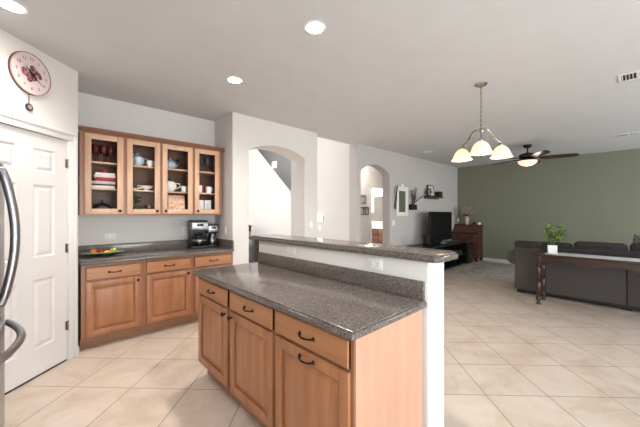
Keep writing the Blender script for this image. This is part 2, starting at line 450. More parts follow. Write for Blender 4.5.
m = MB()
for a, b, c in ((DX0 - .088, DX0 - .002, DH + .085), (DX1 + .002, DX1 + .088, DH + .085)):
    m.box(a, b, -.018, 0, 0, c, .004); m.box(a + (.012 if a < -.5 else .05), a + (.036 if a < -.5 else .074), -.026, -.016, 0, c - .012, .004)
m.box(DX0 - .088, DX1 + .088, -.019, 0, DH + .003, DH + .09, .004); m.box(DX0 - .078, DX1 + .078, -.027, -.016, DH + .055, DH + .08, .004)
m.box(DX0 - .012, DX0, -.002, .12, 0, DH + .012); m.box(DX1, DX1 + .012, -.002, .12, 0, DH + .012)
struct('trim_1', m, M['trim'], (PW0[0], PW0[1], 0), PRZ)
d = MB(); z0 = .016
cols = ((-.752, -.561), (-.431, -.240)); rows = ((.24, .815), (1.0, 1.61), (1.72, 1.915))
xs = [DX0 + .003, cols[0][0], cols[0][1], cols[1][0], cols[1][1], DX1 - .003]
for a, b in ((0, 1), (2, 3), (4, 5)): d.box(xs[a], xs[b], .004, .039, z0, DH)
zs = [z0, rows[0][0], rows[0][1], rows[1][0], rows[1][1], rows[2][0], rows[2][1], DH]
for cx in cols:
    for a, b in ((0, 1), (2, 3), (4, 5), (6, 7)): d.box(cx[0], cx[1], .004, .039, zs[a], zs[b])
    for rz_ in rows: d.relief(cx[0], cx[1], rz_[0], rz_[1], ((0, 0), (.012, .011), (.022, .011), (.045, .002), (.05, .002)), .004)
door = struct('door_1', d, M['door_white'], (PW0[0], PW0[1], 0), PRZ, smooth=20)
for hz in (.328, 1.046, 1.83):
    h = MB(); h.lathe([(0, -.045), (.007, -.045), (.007, .045), (0, .045)], (DX1 + .001, -.006, hz), 10); h.box(DX1 - .022, DX1 + .0, -.001, .003, hz - .04, hz + .04)
    h.build('hinge', M['nickel'], door)
h = MB(); h.box(DX0, DX1, .008, .030, .001, .0155); h.build('door_gap_shade', M['gap'], door)  # dark strip standing for the shaded gap under the door
m = MB(); m.box(DX0 - .3, DX1 + .2, .10, .12, 0, DH + .1)   # closed back of the pantry opening
struct('wall_pantry_inner', m, M['wall'], (PW0[0], PW0[1], 0), PRZ, smooth=0)

# cabinet niche
m = MB(); m.box(-.11, 2.0, 4.31, 4.43, 0, CH); struct('wall_cabinet', m, M['wall'], smooth=0)
m = MB(); m.box(1.88, 2.0, 4.105, 4.31, 0, CH); struct('wall_niche_right', m, M['wall'], smooth=0)

# thick wall with the arched opening
def arched(mb, y0, y1, x0, xa, xb, x1, spring, rise, top, n=16):
    mb.box(x0, xa, y0, y1, 0, top); mb.box(xb, x1, y0, y1, 0, top)
    c = (xa + xb) / 2; hw = (xb - xa) / 2; rad = (hw * hw + rise * rise) / (2 * rise)
    pts = []
    for k in range(n + 1):
        x = xa + (xb - xa) * k / n; pts.append((x, spring + math.sqrt(max(0, rad * rad - (x - c) ** 2)) - (rad - rise)))
    mb.prism(pts + [(xb, top), (xa, top)], 'Y', y0, y1)
m = MB(); arched(m, 3.74, 4.105, 1.88, 2.123, 3.155, 3.44, 2.268, .12, CH)
struct('wall_foyer_arch', m, M['wall'], smooth=0)
m = MB(); arched(m, 3.73, 3.92, 4.48, 4.60, 5.61, XG, 2.21, .17, CH)
struct('wall_television', m, M['tvwall_shaded'], smooth=0)
m = MB(); m.box(1.88, 4.6, 3.80, 3.92, CH + .12, 5.3); struct('wall_foyer_upper', m, M['wall'], smooth=0)

# foyer: tall white space, stair wall with sloped top on its right side
m = MB(); m.box(1.88, 2.0, 4.31, 5.15, 0, 5.3); m.box(1.88, 2.0, 7.45, 10, 0, 5.3); m.box(1.88, 2.0, 5.15, 7.45, 0, 1.15); m.box(1.88, 2.0, 5.15, 7.45, 2.65, 5.3); struct('wall_foyer_left', m, M['wall'], smooth=0)
window(6, False, 5.15, 7.45, 1.15, 2.65, 2.0)  # unseen window added for the foyer side fill
m = MB(); m.box(1.88, 2.25, 10, 10.12, 0, 5.3); m.box(4.15, 5.75, 10, 10.12, 0, 5.3); m.box(2.25, 4.15, 10, 10.12, 0, .55); m.box(2.25, 4.15, 10, 10.12, 2.65, 5.3)
window(7, True, 2.25, 4.15, .55, 2.65, 10, sg=-1)  # unseen window added for the far foyer fill
struct('wall_foyer_far', m, M['wall'], smooth=0)
m = MB(); m.box(4.48, 4.6, 3.92, 5.25, 0, 5.3); struct('wall_foyer_right', m, M['wall'], smooth=0)
slope = .82; zA = 1.22                                     # top of the knee wall at Y=5.25
yT = 10.0
m = MB(); m.prism([(5.25, 0), (yT, 0), (yT, min(5.2, zA + slope * (yT - 5.25))), (5.25, zA)], 'X', 4.48, 4.6)
struct('wall_stair', m, M['wall'], smooth=0)
m = MB(); L = math.hypot(1, slope)
m.prism([(5.25, zA), (yT, zA + slope * (yT - 5.25)), (yT, zA + slope * (yT - 5.25) + .06), (5.25, zA + .06)], 'X', 4.46, 4.62)
struct('trim_2', m, M['trim'], smooth=0)
m = MB(); m.box(5.6, 5.72, 5.25, 10, 0, 5.3); struct('wall_stair_far', m, M['shaded_wall'], smooth=0)
m = MB(); m.box(4.6, 5.72, 5.13, 5.25, 0, 5.3); struct('wall_stair_end', m, M['wall'], smooth=0)
# baseboards
def base(name, x0, x1, y0, y1, loc=None, rz=0): struct(name, MB().box(x0, x1, y0, y1, 0, .085, .003), M['trim'], loc, rz)
base('baseboard_living_far', XG - .014, XG, YS, 3.73)
base('baseboard_television', 5.61, XG - .014, 3.716, 3.73)
base('baseboard_foyer_right', 4.466, 4.48, 3.74, 9.9)
base('baseboard_foyer_arch', 1.88, 2.123, 3.726, 3.74)
base('baseboard_foyer_arch_right', 3.155, 3.44, 3.726, 3.74)
base('baseboard_pantry', DX1 + .089, .0, -.014, 0, (PW0[0], PW0[1], 0), PRZ)
# half wall of the island
m = MB(); m.box(1.54, 1.73, .767, 2.53, 0, 1.11, .022, 3)
struct('wall_island', m, M['wall'])

# hall and bathroom behind the second arch
m = MB(); m.box(4.6, 6.62, 5.0, 5.12, 0, CH); m.box(7.40, 8.6, 5.0, 5.12, 0, CH); m.box(6.62, 7.40, 5.0, 5.12, 2.08, CH)
struct('wall_hall_far', m, M['wall'], smooth=0)
m = MB(); m.box(8.48, 8.6, 3.92, 7.8, 0, CH); struct('wall_hall_end', m, M['wall'], smooth=0)
m = MB(); m.box(5.72, 6.55, 7.68, 7.8, 0, CH); m.box(7.85, 8.6, 7.68, 7.8, 0, CH); m.box(6.55, 7.85, 7.68, 7.8, 0, 1.35); m.box(6.55, 7.85, 7.68, 7.8, 2.45, CH)
window(8, True, 6.55, 7.85, 1.35, 2.45, 7.68, sg=-1)  # unseen window added for the bathroom fill
struct('wall_bath_far', m, M['wall'], smooth=0)
m = MB()
m.box(6.54, 6.63, 4.98, 5.0, 0, 2.16, .004); m.box(7.39, 7.48, 4.98, 5.0, 0, 2.16, .004); m.box(6.54, 7.48, 4.978, 5.0, 2.07, 2.16, .004)
m.box(6.62, 6.635, 5.0, 5.12, 0, 2.08); m.box(7.385, 7.40, 5.0, 5.12, 0, 2.08)
struct('trim_3', m, M['trim'])

# ================================================================== CABINETS
def pull(parent, x, z, y=-.02, w=.10, name='handle'):
    """arched bronze pull, horizontal, on the face y looking at -Y"""
    m = MB(); pts = []
    for k in range(9):
        t = k / 8; pts.append((x - w / 2 + w * t, y - .006 - .021 * math.sin(PI * t) ** .6, z - .004 * math.sin(PI * t)))
    m.tube(pts, [.0055, .0045, .004, .004, .0045, .004, .004, .0045, .0055], 8)
    for sx in (-1, 1): m.lathe([(.011, 0), (.010, -.003), (.006, -.008), (0, -.009)], (x + sx * w / 2, y, z), 10, 'Y')
    return m.build(name, M['bronze'], parent)
def knob(parent, x, z, y=-.02):
    m = MB(); m.lathe([(.009, 0), (.006, -.006), (.006, -.013), (.014, -.018), (.016, -.023), (.013, -.028), (.005, -.031), (0, -.031)], (x, y, z), 14, 'Y')
    return m.build('knob', M['bronze'], parent)
def raised(name, parent, x0, x1, z0, z1, mat, y=-.02, rail=.055):
    """raised panel door front"""
    m = MB(); m.box(x0, x0 + rail, y, 0, z0, z1, .003); m.box(x1 - rail, x1, y, 0, z0, z1, .003)
    m.box(x0 + rail, x1 - rail, y, 0, z0, z0 + rail, .003); m.box(x0 + rail, x1 - rail, y, 0, z1 - rail, z1, .003)
    m.relief(x0 + rail - .002, x1 - rail + .002, z0 + rail - .002, z1 - rail + .002, ((0, 0), (.002, .017), (.010, .017), (.038, .003), (.042, .002)), y + .001)
    return m.build(name, mat, parent, 25)
def drawer_front(parent, x0, x1, z0, z1, mat, y=-.02):
    m = MB(); m.relief(x0, x1, z0, z1, ((0, .018), (0, .006), (.006, .0), (.012, 0)), y)
    m.box(x0, x1, y + .0065, 0, z0, z1)
    return m.build('drawer', mat, parent, 25)

CT = .895                                                  # counter top height
def base_cabinet(label, loc, rz, W, D, fronts, panel_sides=(), kick=.075, kh=.115):
    """fronts: list of dicts in local x"""
    t = thing('base_cabinet', label, 'cabinet', loc, rz, None)
    m = MB(); m.box(0, W, .019, D, kh, CT - .042); m.build('body', M['maple'], t)
    m = MB(); m.box(0, W, kick, D, 0, kh); m.build('toe_kick', M['kick'], t)
    f = MB(); fx0, fx1, dz, dt = fronts['x0'], fronts['x1'], fronts['dz'], fronts['dt']
    top = CT - .040
    zb = kh; f.box(0, fx0 + .012, 0, .019, zb, top); f.box(fx1 - .012, W, 0, .019, zb, top)
    f.box(fx0 + .012, fx1 - .012, 0, .019, dt - .012, top); f.box(fx0 + .012, fx1 - .012, 0, .019, zb, fronts['z0'] + .012)
    f.box(fx0 + .012, fx1 - .012, 0, .019, fronts['dt2'] - .01, dz + .01)
    f.build('face_frame', M['maple_frame'], t, 0)
    dr = drawer_front(t, fx0, fx1, dz, dt, M['maple_h']); pull(dr, (fx0 + fx1) / 2, (dz + dt) / 2)
    do = raised('door', t, fx0, fx1, fronts['z0'], fronts['dt2'], M['maple'])
    if fronts.get('pull'): pull(do, (fx0 + fx1) / 2, fronts['dt2'] - .035)
    else: knob(do, fx1 - .028 if fronts['side'] == 'R' else fx0 + .028, fronts['dt2'] - .035)
    for sd in panel_sides:
        m = MB()
        if sd == 'R': m.box(W, W + .012, 0, D, kh - .002, CT - .041); m.box(W, W + .012, kick, D, 0, kh - .002)
        else: m.box(-.012, 0, 0, D, kh - .002, CT - .041); m.box(-.012, 0, kick, D, 0, kh - .002)
        m.build('end_panel', M['maple_panel_lit'], t)
    return t
FY = 3.73                                                   # face of the wall run
LB = [('maple base cabinet at left end of the wall run, under the fruit platter', .275, .815, .312, .786, 'R'),
      ('maple base cabinet in the middle of the wall run, between two others', .817, 1.343, .842, 1.315, 'R'),
      ('maple base cabinet at right end of the wall run, under the coffee makers', 1.345, 1.878, 1.368, 1.843, 'L')]
for lb, a, b, c, d_, s_ in LB:
    base_cabinet(lb, (a, FY, 0), 0, b - a, .575, dict(x0=c - a, x1=d_ - a, dz=.70, dt=.828, dt2=.68, z0=.14, side=s_), kick=.105)
IX = .955
LI = [('island base cabinet farthest from camera, knob at right of door', 2.50, 1.925, 2.465, 1.948, 'R', False),
      ('island base cabinet in the middle, knob at left of door', 1.923, 1.379, 1.903, 1.393, 'L', False),
      ('island base cabinet nearest the camera, two pulls and lit end panel', 1.377, .812, 1.362, .826, 'L', True)]
for k, (lb, a, b, c, d_, s_, pl) in enumerate(LI):
    base_cabinet(lb, (IX, a, 0), R(-90), a - b, .565, dict(x0=a - c, x1=a - d_, dz=.715, dt=.838, dt2=.70, z0=.155, side=s_, pull=pl),
                 ('L',) if k == 0 else (('R',) if k == 2 else ()), kh=.152)

# countertops: rounded front edge profile extruded
def counter(name, label, x0, x1, y0, y1, z1, th, parts=None, r=.016):
    m = MB(); m.box(x0, x1, y0, y1, z1 - th, z1 - .007, .010, 3); m.box(x0 + .006, x1 - .006, y0 + .006, y1 - .006, z1 - .0072, z1, .004, 2)
    o = m.build(name, M['counter']); tag(o, label, 'countertop'); return o
c1 = counter('countertop', 'long dark grey speckled countertop under the glass wall cabinets', .262, 1.878, 3.685, 4.305, CT, .040)
m = MB(); m.box(.262, 1.878, 4.287, 4.309, CT - .002, 1.0, .004); m.build('backsplash', M['counter'], c1)
m = MB(); m.box(1.857, 1.879, 3.70, 4.287, CT - .002, 1.0, .004); m.build('side_splash', M['counter'], c1)
c2 = counter('countertop', 'taupe speckled countertop of the island facing the kitchen', .908, 1.538, .778, 2.53, CT, .040)
m = MB(); m.box(1.518, 1.539, .795, 2.50, CT - .002, .997, .004); m.build('backsplash', M['counter'], c2)
m = MB(); m.box(.918, .924, .80, 2.51, CT - .004, CT + .0015, .002)
E2 = 0
m.bm.free()
# raised bar top with clipped end corners
m = MB()
bx0, bx1, by0, by1 = 1.495, 1.79, .70, 2.60
def clipped(i, ch): return [(bx0 + i + ch * .5, by0 + i), (bx1 - i - ch, by0 + i), (bx1 - i, by0 + i + ch), (bx1 - i, by1 - i), (bx0 + i, by1 - i), (bx0 + i, by0 + i + ch * .5)]
m.prism(clipped(0, .045), 'Z', 1.110, 1.141, .006); m.prism(clipped(.011, .042), 'Z', 1.1405, 1.151, .004)
bt = m.build('bar_top', M['counter']); tag(bt, 'narrow raised speckled bar top on the white half wall', 'bar top')

# upper glass-front cabinets
UZ0, UZ1, UY, UD = 1.350, 2.245, 3.99, .32
SHZ = (1.645, 1.935)
def glass_door(t, x0, x1, side, y=-.02):
    rail = .058; z0, z1 = UZ0 + .010, UZ1 - .022; m = MB()
    m.box(x0, x0 + rail, y, 0, z0, z1, .003); m.box(x1 - rail, x1, y, 0, z0, z1, .003)
    m.box(x0 + rail, x1 - rail, y, 0, z0, z0 + rail, .003); m.box(x0 + rail, x1 - rail, y, 0, z1 - rail, z1, .003)
    d = m.build('door', M['maple_light'], t)
    g = MB(); g.box(x0 + rail, x1 - rail, -.012, -.008, z0 + rail, z1 - rail); g.build('glass_pane', M['glass'], d)
    knob(d, x1 - .035 if side == 'R' else x0 + .035, z0 + .035, y)
def wall_cabinet(label, a, b, doors):
    t = thing('wall_cabinet', label, 'cabinet', (a, UY, 0), 0)
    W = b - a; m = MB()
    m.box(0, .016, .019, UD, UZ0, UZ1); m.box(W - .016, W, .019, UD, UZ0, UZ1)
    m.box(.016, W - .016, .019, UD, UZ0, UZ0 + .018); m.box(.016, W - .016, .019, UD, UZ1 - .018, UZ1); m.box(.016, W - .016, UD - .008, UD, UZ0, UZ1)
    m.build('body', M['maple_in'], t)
    f = MB(); xs = [0]; 
    for c, d_, _ in doors: xs += [c - a + .012, d_ - a - .012]
    xs.append(W)
    for i in range(0, len(xs), 2): f.box(xs[i], xs[i + 1], 0, .019, UZ0 - .006, UZ1)
    for i in range(1, len(xs) - 1, 2):
        f.box(xs[i], xs[i + 1], 0, .019, UZ0 - .006, UZ0 + .03); f.box(xs[i], xs[i + 1], 0, .019, UZ1 - .035, UZ1)
    f.build('face_frame', M['maple_frame'], t, 0)
    for z in SHZ: s_ = MB(); s_.box(.017, W - .017, .03, UD - .01, z - .018, z, .003); s_.build('shelf', M['maple_light'], t)
    for c, d_, s_ in doors: glass_door(t, c - a, d_ - a, s_)
    return t
wall_cabinet('single-door glass wall cabinet holding wine glasses and stacked books', .282, .684, [(.321, .668, 'R')])
wall_cabinet('double-door glass wall cabinet of china in the middle of the wall row', .686, 1.448, [(.702, 1.046, 'R'), (1.072, 1.434, 'L')])
wall_cabinet('single-door glass wall cabinet at right end, mugs with red', 1.450, 1.835, [(1.463, 1.795, 'L')])
m = MB()
prof = [(UY + .002, 2.235), (UY - .012, 2.237), (UY - .016, 2.25), (UY - .03, 2.262), (UY - .038, 2.283), (UY + .002, 2.283)]
m.prism(prof, 'X', .262, 1.868); m.box(1.838, 1.868, UY, 4.305, 2.25, 2.283, .004)
tag(m.build('crown_molding', M['maple_crown']), 'long dark wood crown molding along the top of glass cabinets', 'molding')

# ================================================================== CABINET CONTENTS
def C(z): return {0: UZ0 + .0185, 1: SHZ[0] + .0005, 2: SHZ[1] + .0005}[z]
def wineglass(x, y, z, label, mat, h=.15, group=None):
    m = MB(); m.lathe([(.032, 0), (.030, .003), (.005, .008), (.004, h * .45), (.012, h * .5), (.033, h * .66), (.037, h * .8), (.030, h), (.028, h), (.034, h * .8), (.028, h * .66), (0, h * .53)], seg=16)
    o = m.build('wine_glass', mat); o.location = (x, y, z); return tag(o, label, 'glass', group)
wg = [(.43, 4.13), (.50, 4.10), (.57, 4.14), (.46, 4.21), (.54, 4.22)]
for (x, y) in wg: wineglass(x, y, C(2), 'dark red wine glass on top shelf of the leftmost glass cabinet', M['redglass'], .20, 'dark red wine glasses')
# stacked books
bk = [('white book with a thin dark spine, bottom of the cabinet book stack', .44, .21, .028, (214, 208, 200)),
      ('black book just above the bottom white book of the stack', .445, .20, .016, (40, 38, 42)),
      ('pale grey book below the red books in the stack', .45, .20, .028, (190, 184, 178)),
      ('dark red book in the middle of the stack, over a grey book', .465, .17, .018, (130, 24, 24)),
      ('bright red book in the stack, under the two white books', .465, .18, .020, (178, 40, 36)),
      ('white book with reddish lettering near the top of the stack', .46, .18, .026, (216, 210, 206)),
      ('light grey-white book on top of the cabinet book stack', .46, .165, .020, (224, 222, 220))]
z = C(1)
for i, (lb, x, wd, th, c) in enumerate(bk):
    wd *= 1.1; th *= 1.12
    t = thing('book', lb, 'book', (x + .045, 4.12, z), R((-2, 3, -1, 2, -3, 1, 4)[i]))
    m = MB(); m.box(-wd / 2, wd / 2, -.075, -.072, 0, th - .001, .001); m.box(-wd / 2, wd / 2, -.075, .075, 0, .002); m.box(-wd / 2, wd / 2, -.075, .075, th - .003, th - .001)
    m.build('cover', plain('book_cover_%d' % i, rgb(*c), .5), t)
    m = MB(); m.box(-wd / 2 + .004, wd / 2 - .004, -.072, .071, .002, th - .003); m.build('pages', M['china'], t)
    z += th
m = MB(); m.lathe([(.026, 0), (.034, .012), (.032, .034), (.02, .04), (0, .044)], seg=14); m.ball((0, 0, .05), .008)
o = m.build('lidded_dish', M['red']); o.location = (.505, 4.11, z); tag(o, 'small red lidded dish resting on top of the book stack', 'dish')
t = thing('serving_dish', 'silver-grey domed serving dish on bottom shelf of leftmost cabinet', 'dish', (.49, 4.12, C(0)))
m = MB(); m.lathe([(.05, 0), (.09, .01), (.112, .016), (.112, .02), (.05, .014), (0, .012)], seg=24); m.build('plate', M['china'], t)
t.scale = (1.15, 1.0, 1.5)
m = MB(); m.lathe([(.085, .02), (.08, .04), (.055, .065), (.02, .078), (.006, .08), (.006, .086), (.011, .093), (0, .1)], seg=24); m.build('dome', M['steel_dark'], t)

def teapot(x, y, z, label, mat, s=1.0, rz=0, cat='teapot', lidmat=None):
    t = thing('teapot', label, cat, (x, y, z), rz)
    m = MB(); m.lathe([(.03 * s, 0), (.035 * s, .005 * s), (.055 * s, .03 * s), (.06 * s, .05 * s), (.05 * s, .08 * s), (.03 * s, .094 * s), (0, .096 * s)], seg=20); m.build('body', mat, t)
    m = MB(); m.lathe([(.032 * s, .094 * s), (.02 * s, .104 * s), (.006 * s, .108 * s), (.010 * s, .118 * s), (0, .124 * s)], seg=16); m.build('lid', lidmat or mat, t)
    m = MB(); m.tube([(.05 * s, 0, .03 * s), (.08 * s, 0, .05 * s), (.095 * s, 0, .085 * s)], [.014 * s, .010 * s, .006 * s], 8); m.build('spout', mat, t)
    m = MB(); m.tube([(-.05 * s, 0, .075 * s), (-.085 * s, 0, .075 * s), (-.09 * s, 0, .045 * s), (-.056 * s, 0, .028 * s)], .005 * s, 8); m.build('handle', mat, t)
    return t
def cup(x, y, z, label, mat, s=1.0, rz=0, name='mug', group=None):
    s *= 1.12
    t = thing(name, label, 'cup', (x, y, z), rz, group)
    m = MB(); m.lathe([(.026 * s, 0), (.032 * s, .004), (.036 * s, .05 * s), (.037 * s, .08 * s), (.034 * s, .08 * s), (.031 * s, .01), (0, .008)], seg=18); m.build('body', mat, t)
    m = MB(); m.tube([(.034 * s, 0, .065 * s), (.058 * s, 0, .062 * s), (.06 * s, 0, .035 * s), (.034 * s, 0, .02 * s)], .005 * s, 8); m.build('handle', mat, t)
    return t
def plate(x, y, z, label, mat, r=.09, up=False, rz=0, name='plate'):
    m = MB(); m.lathe([(r * .55, 0), (r * .6, .004), (r, .016), (r, .020), (r * .58, .008), (0, .006)], seg=26)
    o = m.build(name, mat); o.location = (x, y, z)
    if up: o.rotation_euler = (R(75), 0, rz); o.location = (x, y, z + r)
    return tag(o, label, 'plate')
# second door, top shelf
teapot(.83, 4.10, C(2), 'pale blue teapot on the top shelf behind the second glass door', M['china_blue'], 1.3, R(190))
cup(.95, 4.05, C(2), 'white creamer cup beside the pale blue teapot', M['china'], .8, R(-30), 'creamer')
plate(.79, 4.245, C(2), 'blue and white plate standing upright behind the blue teapot', M['china_blue'], .085, True)
plate(.94, 4.2, C(2), 'low white dish lying right of the pale blue teapot', M['china'], .07)
t = thing('gravy_boat', 'white gravy boat on middle shelf behind the second glass door', 'gravy boat', (.925, 4.09, C(1)), R(10))
m = MB(); m.lathe([(.025, 0), (.02, .012), (.05, .035), (.06, .058), (.056, .058), (.045, .036), (0, .02)], seg=20); b = m.build('bowl', M['china'], t); b.scale = (1.3, .8, 1)
m = MB(); m.tube([(-.07, 0, .05), (-.1, 0, .06), (-.1, 0, .035), (-.05, 0, .022)], .005, 8); m.build('handle', M['china'], t)
plate(.79, 4.11, C(1), 'white shallow plate left of the gravy boat, middle shelf', M['china'], .075, name='saucer')
m = MB(); m.lathe([(.03, 0), (.05, .01), (.065, .035), (.062, .035), (.045, .014), (0, .01)], seg=20); o = m.build('bowl', M['smoke']); o.location = (.88, 4.225, C(1)); tag(o, 'dark bowl on middle shelf behind the white gravy boat', 'bowl')
t = thing('potted_ivy', 'small leafy plant on the bottom shelf behind second glass door', 'plant', (.83, 4.14, C(0)))
m = MB(); m.lathe([(.03, 0), (.038, .05), (.035, .05), (0, .045)], seg=16); m.build('pot', M['green_glaze'], t)
m = MB(); rnd = random.Random(4)
for k in range(46):
    a = rnd.random() * 2 * PI; e = rnd.uniform(.2, 1.3); b_ = (rnd.uniform(-.02, .02), rnd.uniform(-.02, .02), .05 + rnd.uniform(0, .09))
    m.leaf(b_, (math.cos(a) * math.cos(e), math.sin(a) * math.cos(e), math.sin(e)), rnd.uniform(.04, .07), .028, .4, 4)
m.build('leaves', M['leaf'], t); t.scale = (1.15, 1.0, 1.4)
cup(.95, 4.10, C(0), 'dark red cup on bottom shelf right of the small ivy', M['redglass'], 1.1, R(30), 'cup')
# third door
teapot(1.21, 4.14, C(2), 'grey-blue teapot on the top shelf behind third glass door', M['china_blue'], 1.2, R(20))
wineglass(1.31, 4.12, C(2), 'clear stemmed glass beside the grey-blue teapot', M['clearglass'], .14)
cup(1.155, 4.235, C(2), 'smoked glass cup behind the grey-blue teapot', M['smoke'], .9, 0, 'cup')
teapot(1.19, 4.11, C(1), 'large white teapot on middle shelf behind third glass door', M['china'], 1.45, R(175), lidmat=M['smoke'])
cup(1.36, 4.08, C(1), 'small white creamer right of the large white teapot', M['china'], .85, R(20), 'creamer')
m = MB(); m.box(-.10, .10, 0, .012, 0, .235, .002)
t = tag(m.build('painted_card', M['painted']), 'card painted with orange and pink shapes leaning in third cabinet', 'card'); t.location = (1.275, 4.08, C(0)); t.rotation_euler = (R(-8), 0, R(-4))
cup(1.158, 4.13, C(0), 'white mug on bottom shelf left of the painted card', M['china'], .85, R(180), 'mug')
# fourth door
for k, (x, y) in enumerate(((1.56, 4.11), (1.62, 4.16), (1.68, 4.11))): wineglass(x, y, C(2), 'smoked goblet on the top shelf of the rightmost glass cabinet', M['smoke'], .20, 'smoked goblets')
cup(1.55, 4.065, C(1), 'white mug on left of the rightmost cabinet middle shelf', M['china'], 1.1, R(190))
cup(1.55, 4.25, C(1), 'grey patterned mug behind the white mug, rightmost cabinet', M['china_blue'], 1.1, R(160))
cup(1.67, 4.235, C(1), 'tall red mug behind the white mugs in rightmost cabinet', M['red'], 1.3, R(0))
cup(1.69, 4.08, C(1), 'white mug in front of the tall red mug', M['china'], 1.0, R(10))
for lb, x, c in (('upright white and green box in the rightmost cabinet, bottom shelf', 1.58, (186, 204, 168)), ('upright white and blue box right of the green one, bottom shelf', 1.685, (170, 192, 212))):
    t = thing('box', lb, 'box', (x, 4.12, C(0)), R(3))
    m = MB(); m.box(-.045, .045, -.03, .03, 0, .18, .003); m.build('carton', M['china'], t)
    m = MB(); m.box(-.032, .032, -.0312, -.0302, .03, .13); m.build('printed_panel', blotch('box_print_%d' % int(x * 100), [(.4, rgb(*c)), (.55, rgb(232, 230, 224)), (.7, rgb(c[0] - 60, c[1] - 50, c[2] - 60))], 30, .5), t)

# fruit platter
t = thing('platter', 'oval dark green platter of fruit at left end of countertop', 'platter', (.492, 4.07, CT + .0005), R(4))
m = MB(); m.lathe([(.09, 0), (.10, .004), (.16, .022), (.205, .038), (.203, .044), (.155, .03), (.09, .012), (0, .010)], seg=36); o = m.build('dish', M['green_glaze'], t); o.scale = (1, .62, 1)
m = MB(); m.lathe([(.197, .0415), (.206, .0385), (.208, .044), (.198, .046), (.17, .037), (.172, .034)], seg=36); o = m.build('rim', M['pale_green'], t); o.scale = (1, .62, 1)
def fruit(name, lb, x, y, z, r, mat, sc=(1, 1, .93)):
    t = thing(name, lb, 'fruit', (x, y, z)); m = MB(); m.ball((0, 0, r * .93), r, sc, 16, 12); m.build('flesh', mat, t)
    m = MB(); m.tube([(0, 0, r * 1.78), (.003, 0, r * 1.95)], .0025, 6); m.build('stem', M['twig'], t)
fz = CT + .013
fruit('orange', 'orange lying at the left of the fruit platter', .405, 4.07, fz + .005, .034, M['orange'])
fruit('apple', 'red apple in the middle of the platter', .465, 4.05, fz, .034, M['apple'])
fruit('apple', 'red apple behind the lemon on the platter', .53, 4.095, fz, .032, M['apple'])
fruit('apple', 'yellow-green apple at right of the platter', .585, 4.06, fz + .006, .035, M['apple_green'])
fruit('lemon', 'yellow lemon at front of the platter between apples', .525, 4.03, fz, .028, M['banana'], (1.3, .9, .9))
fruit('orange', 'orange behind the red apples on the platter', .475, 4.115, fz, .032, M['orange'])

# coffee makers
def coffee_maker(label, x, y, rz, w, d, h, top_mat, pot):
    t = thing('coffee_maker', label, 'coffee maker', (x, y, CT + .0005), rz)
    m = MB(); m.box(-w / 2, w / 2, -d / 2, d / 2, 0, .03, .008); m.box(-w / 2, w / 2, d * .12, d / 2, .03, h, .012); m.box(-w / 2 + .006, w / 2 - .006, -d / 2 + .02, d * .14, h * .60, h * .66, .006)
    m.build('housing', M['black'], t)
    m = MB(); m.box(-w / 2 - .002, w / 2 + .002, -d / 2 + .008, d * .2, h * .64, h * .94, .012, 3); m.build('brew_head', top_mat, t)
    m = MB(); m.box(-w / 2 + .002, w / 2 - .002, -d / 2 + .012, d / 2 - .002, h * .95, h, .012, 3); m.build('water_lid', M['black'], t)
    m = MB(); m.box(-w * .2, w * .2, -d / 2 + .0055, -d / 2 + .009, h * .79, h * .88, .001); m.build('display', M['black_gloss'], t)
    for k in range(3):
        m = MB(); m.lathe([(.008, 0), (.007, -.006), (0, -.0065)], (-w * .22 + k * w * .22, -d / 2 + .0085, h * .70), 10, 'Y'); m.build('button', M['steel_dark'], t)
    cr = w * .38; hh = h * .50
    m = MB(); m.lathe([(cr * .8, .031), (cr, .05), (cr * 1.02, hh * .55), (cr * .8, hh * .85), (cr * .62, hh), (cr * .7, hh + .02), (0, hh + .022)], (0, -d * .17, 0), 22)
    c = m.build('carafe', pot, t)
    m = MB(); m.lathe([(cr * 1.03, hh * .50), (cr * 1.04, hh * .56), (cr * .99, hh * .62)], (0, -d * .17, 0), 22); m.build('band', M['steel'], c)
    m = MB(); m.tube([(0, -d * .17 - cr * .7, hh * .95), (.01, -d * .17 - cr * 1.5, hh * .9), (.01, -d * .17 - cr * 1.55, hh * .45), (0, -d * .17 - cr, hh * .3)], .008, 8); m.build('handle', M['black'], c)
    return t
coffee_maker('large black and steel drip coffee maker on the dark countertop', 1.565, 4.12, R(-8), .215, .22, .375, M['steel'], M['black_gloss'])
coffee_maker('smaller black and steel coffee maker beside the larger one', 1.762, 4.15, R(-6), .145, .19, .32, M['steel'], M['steel'])

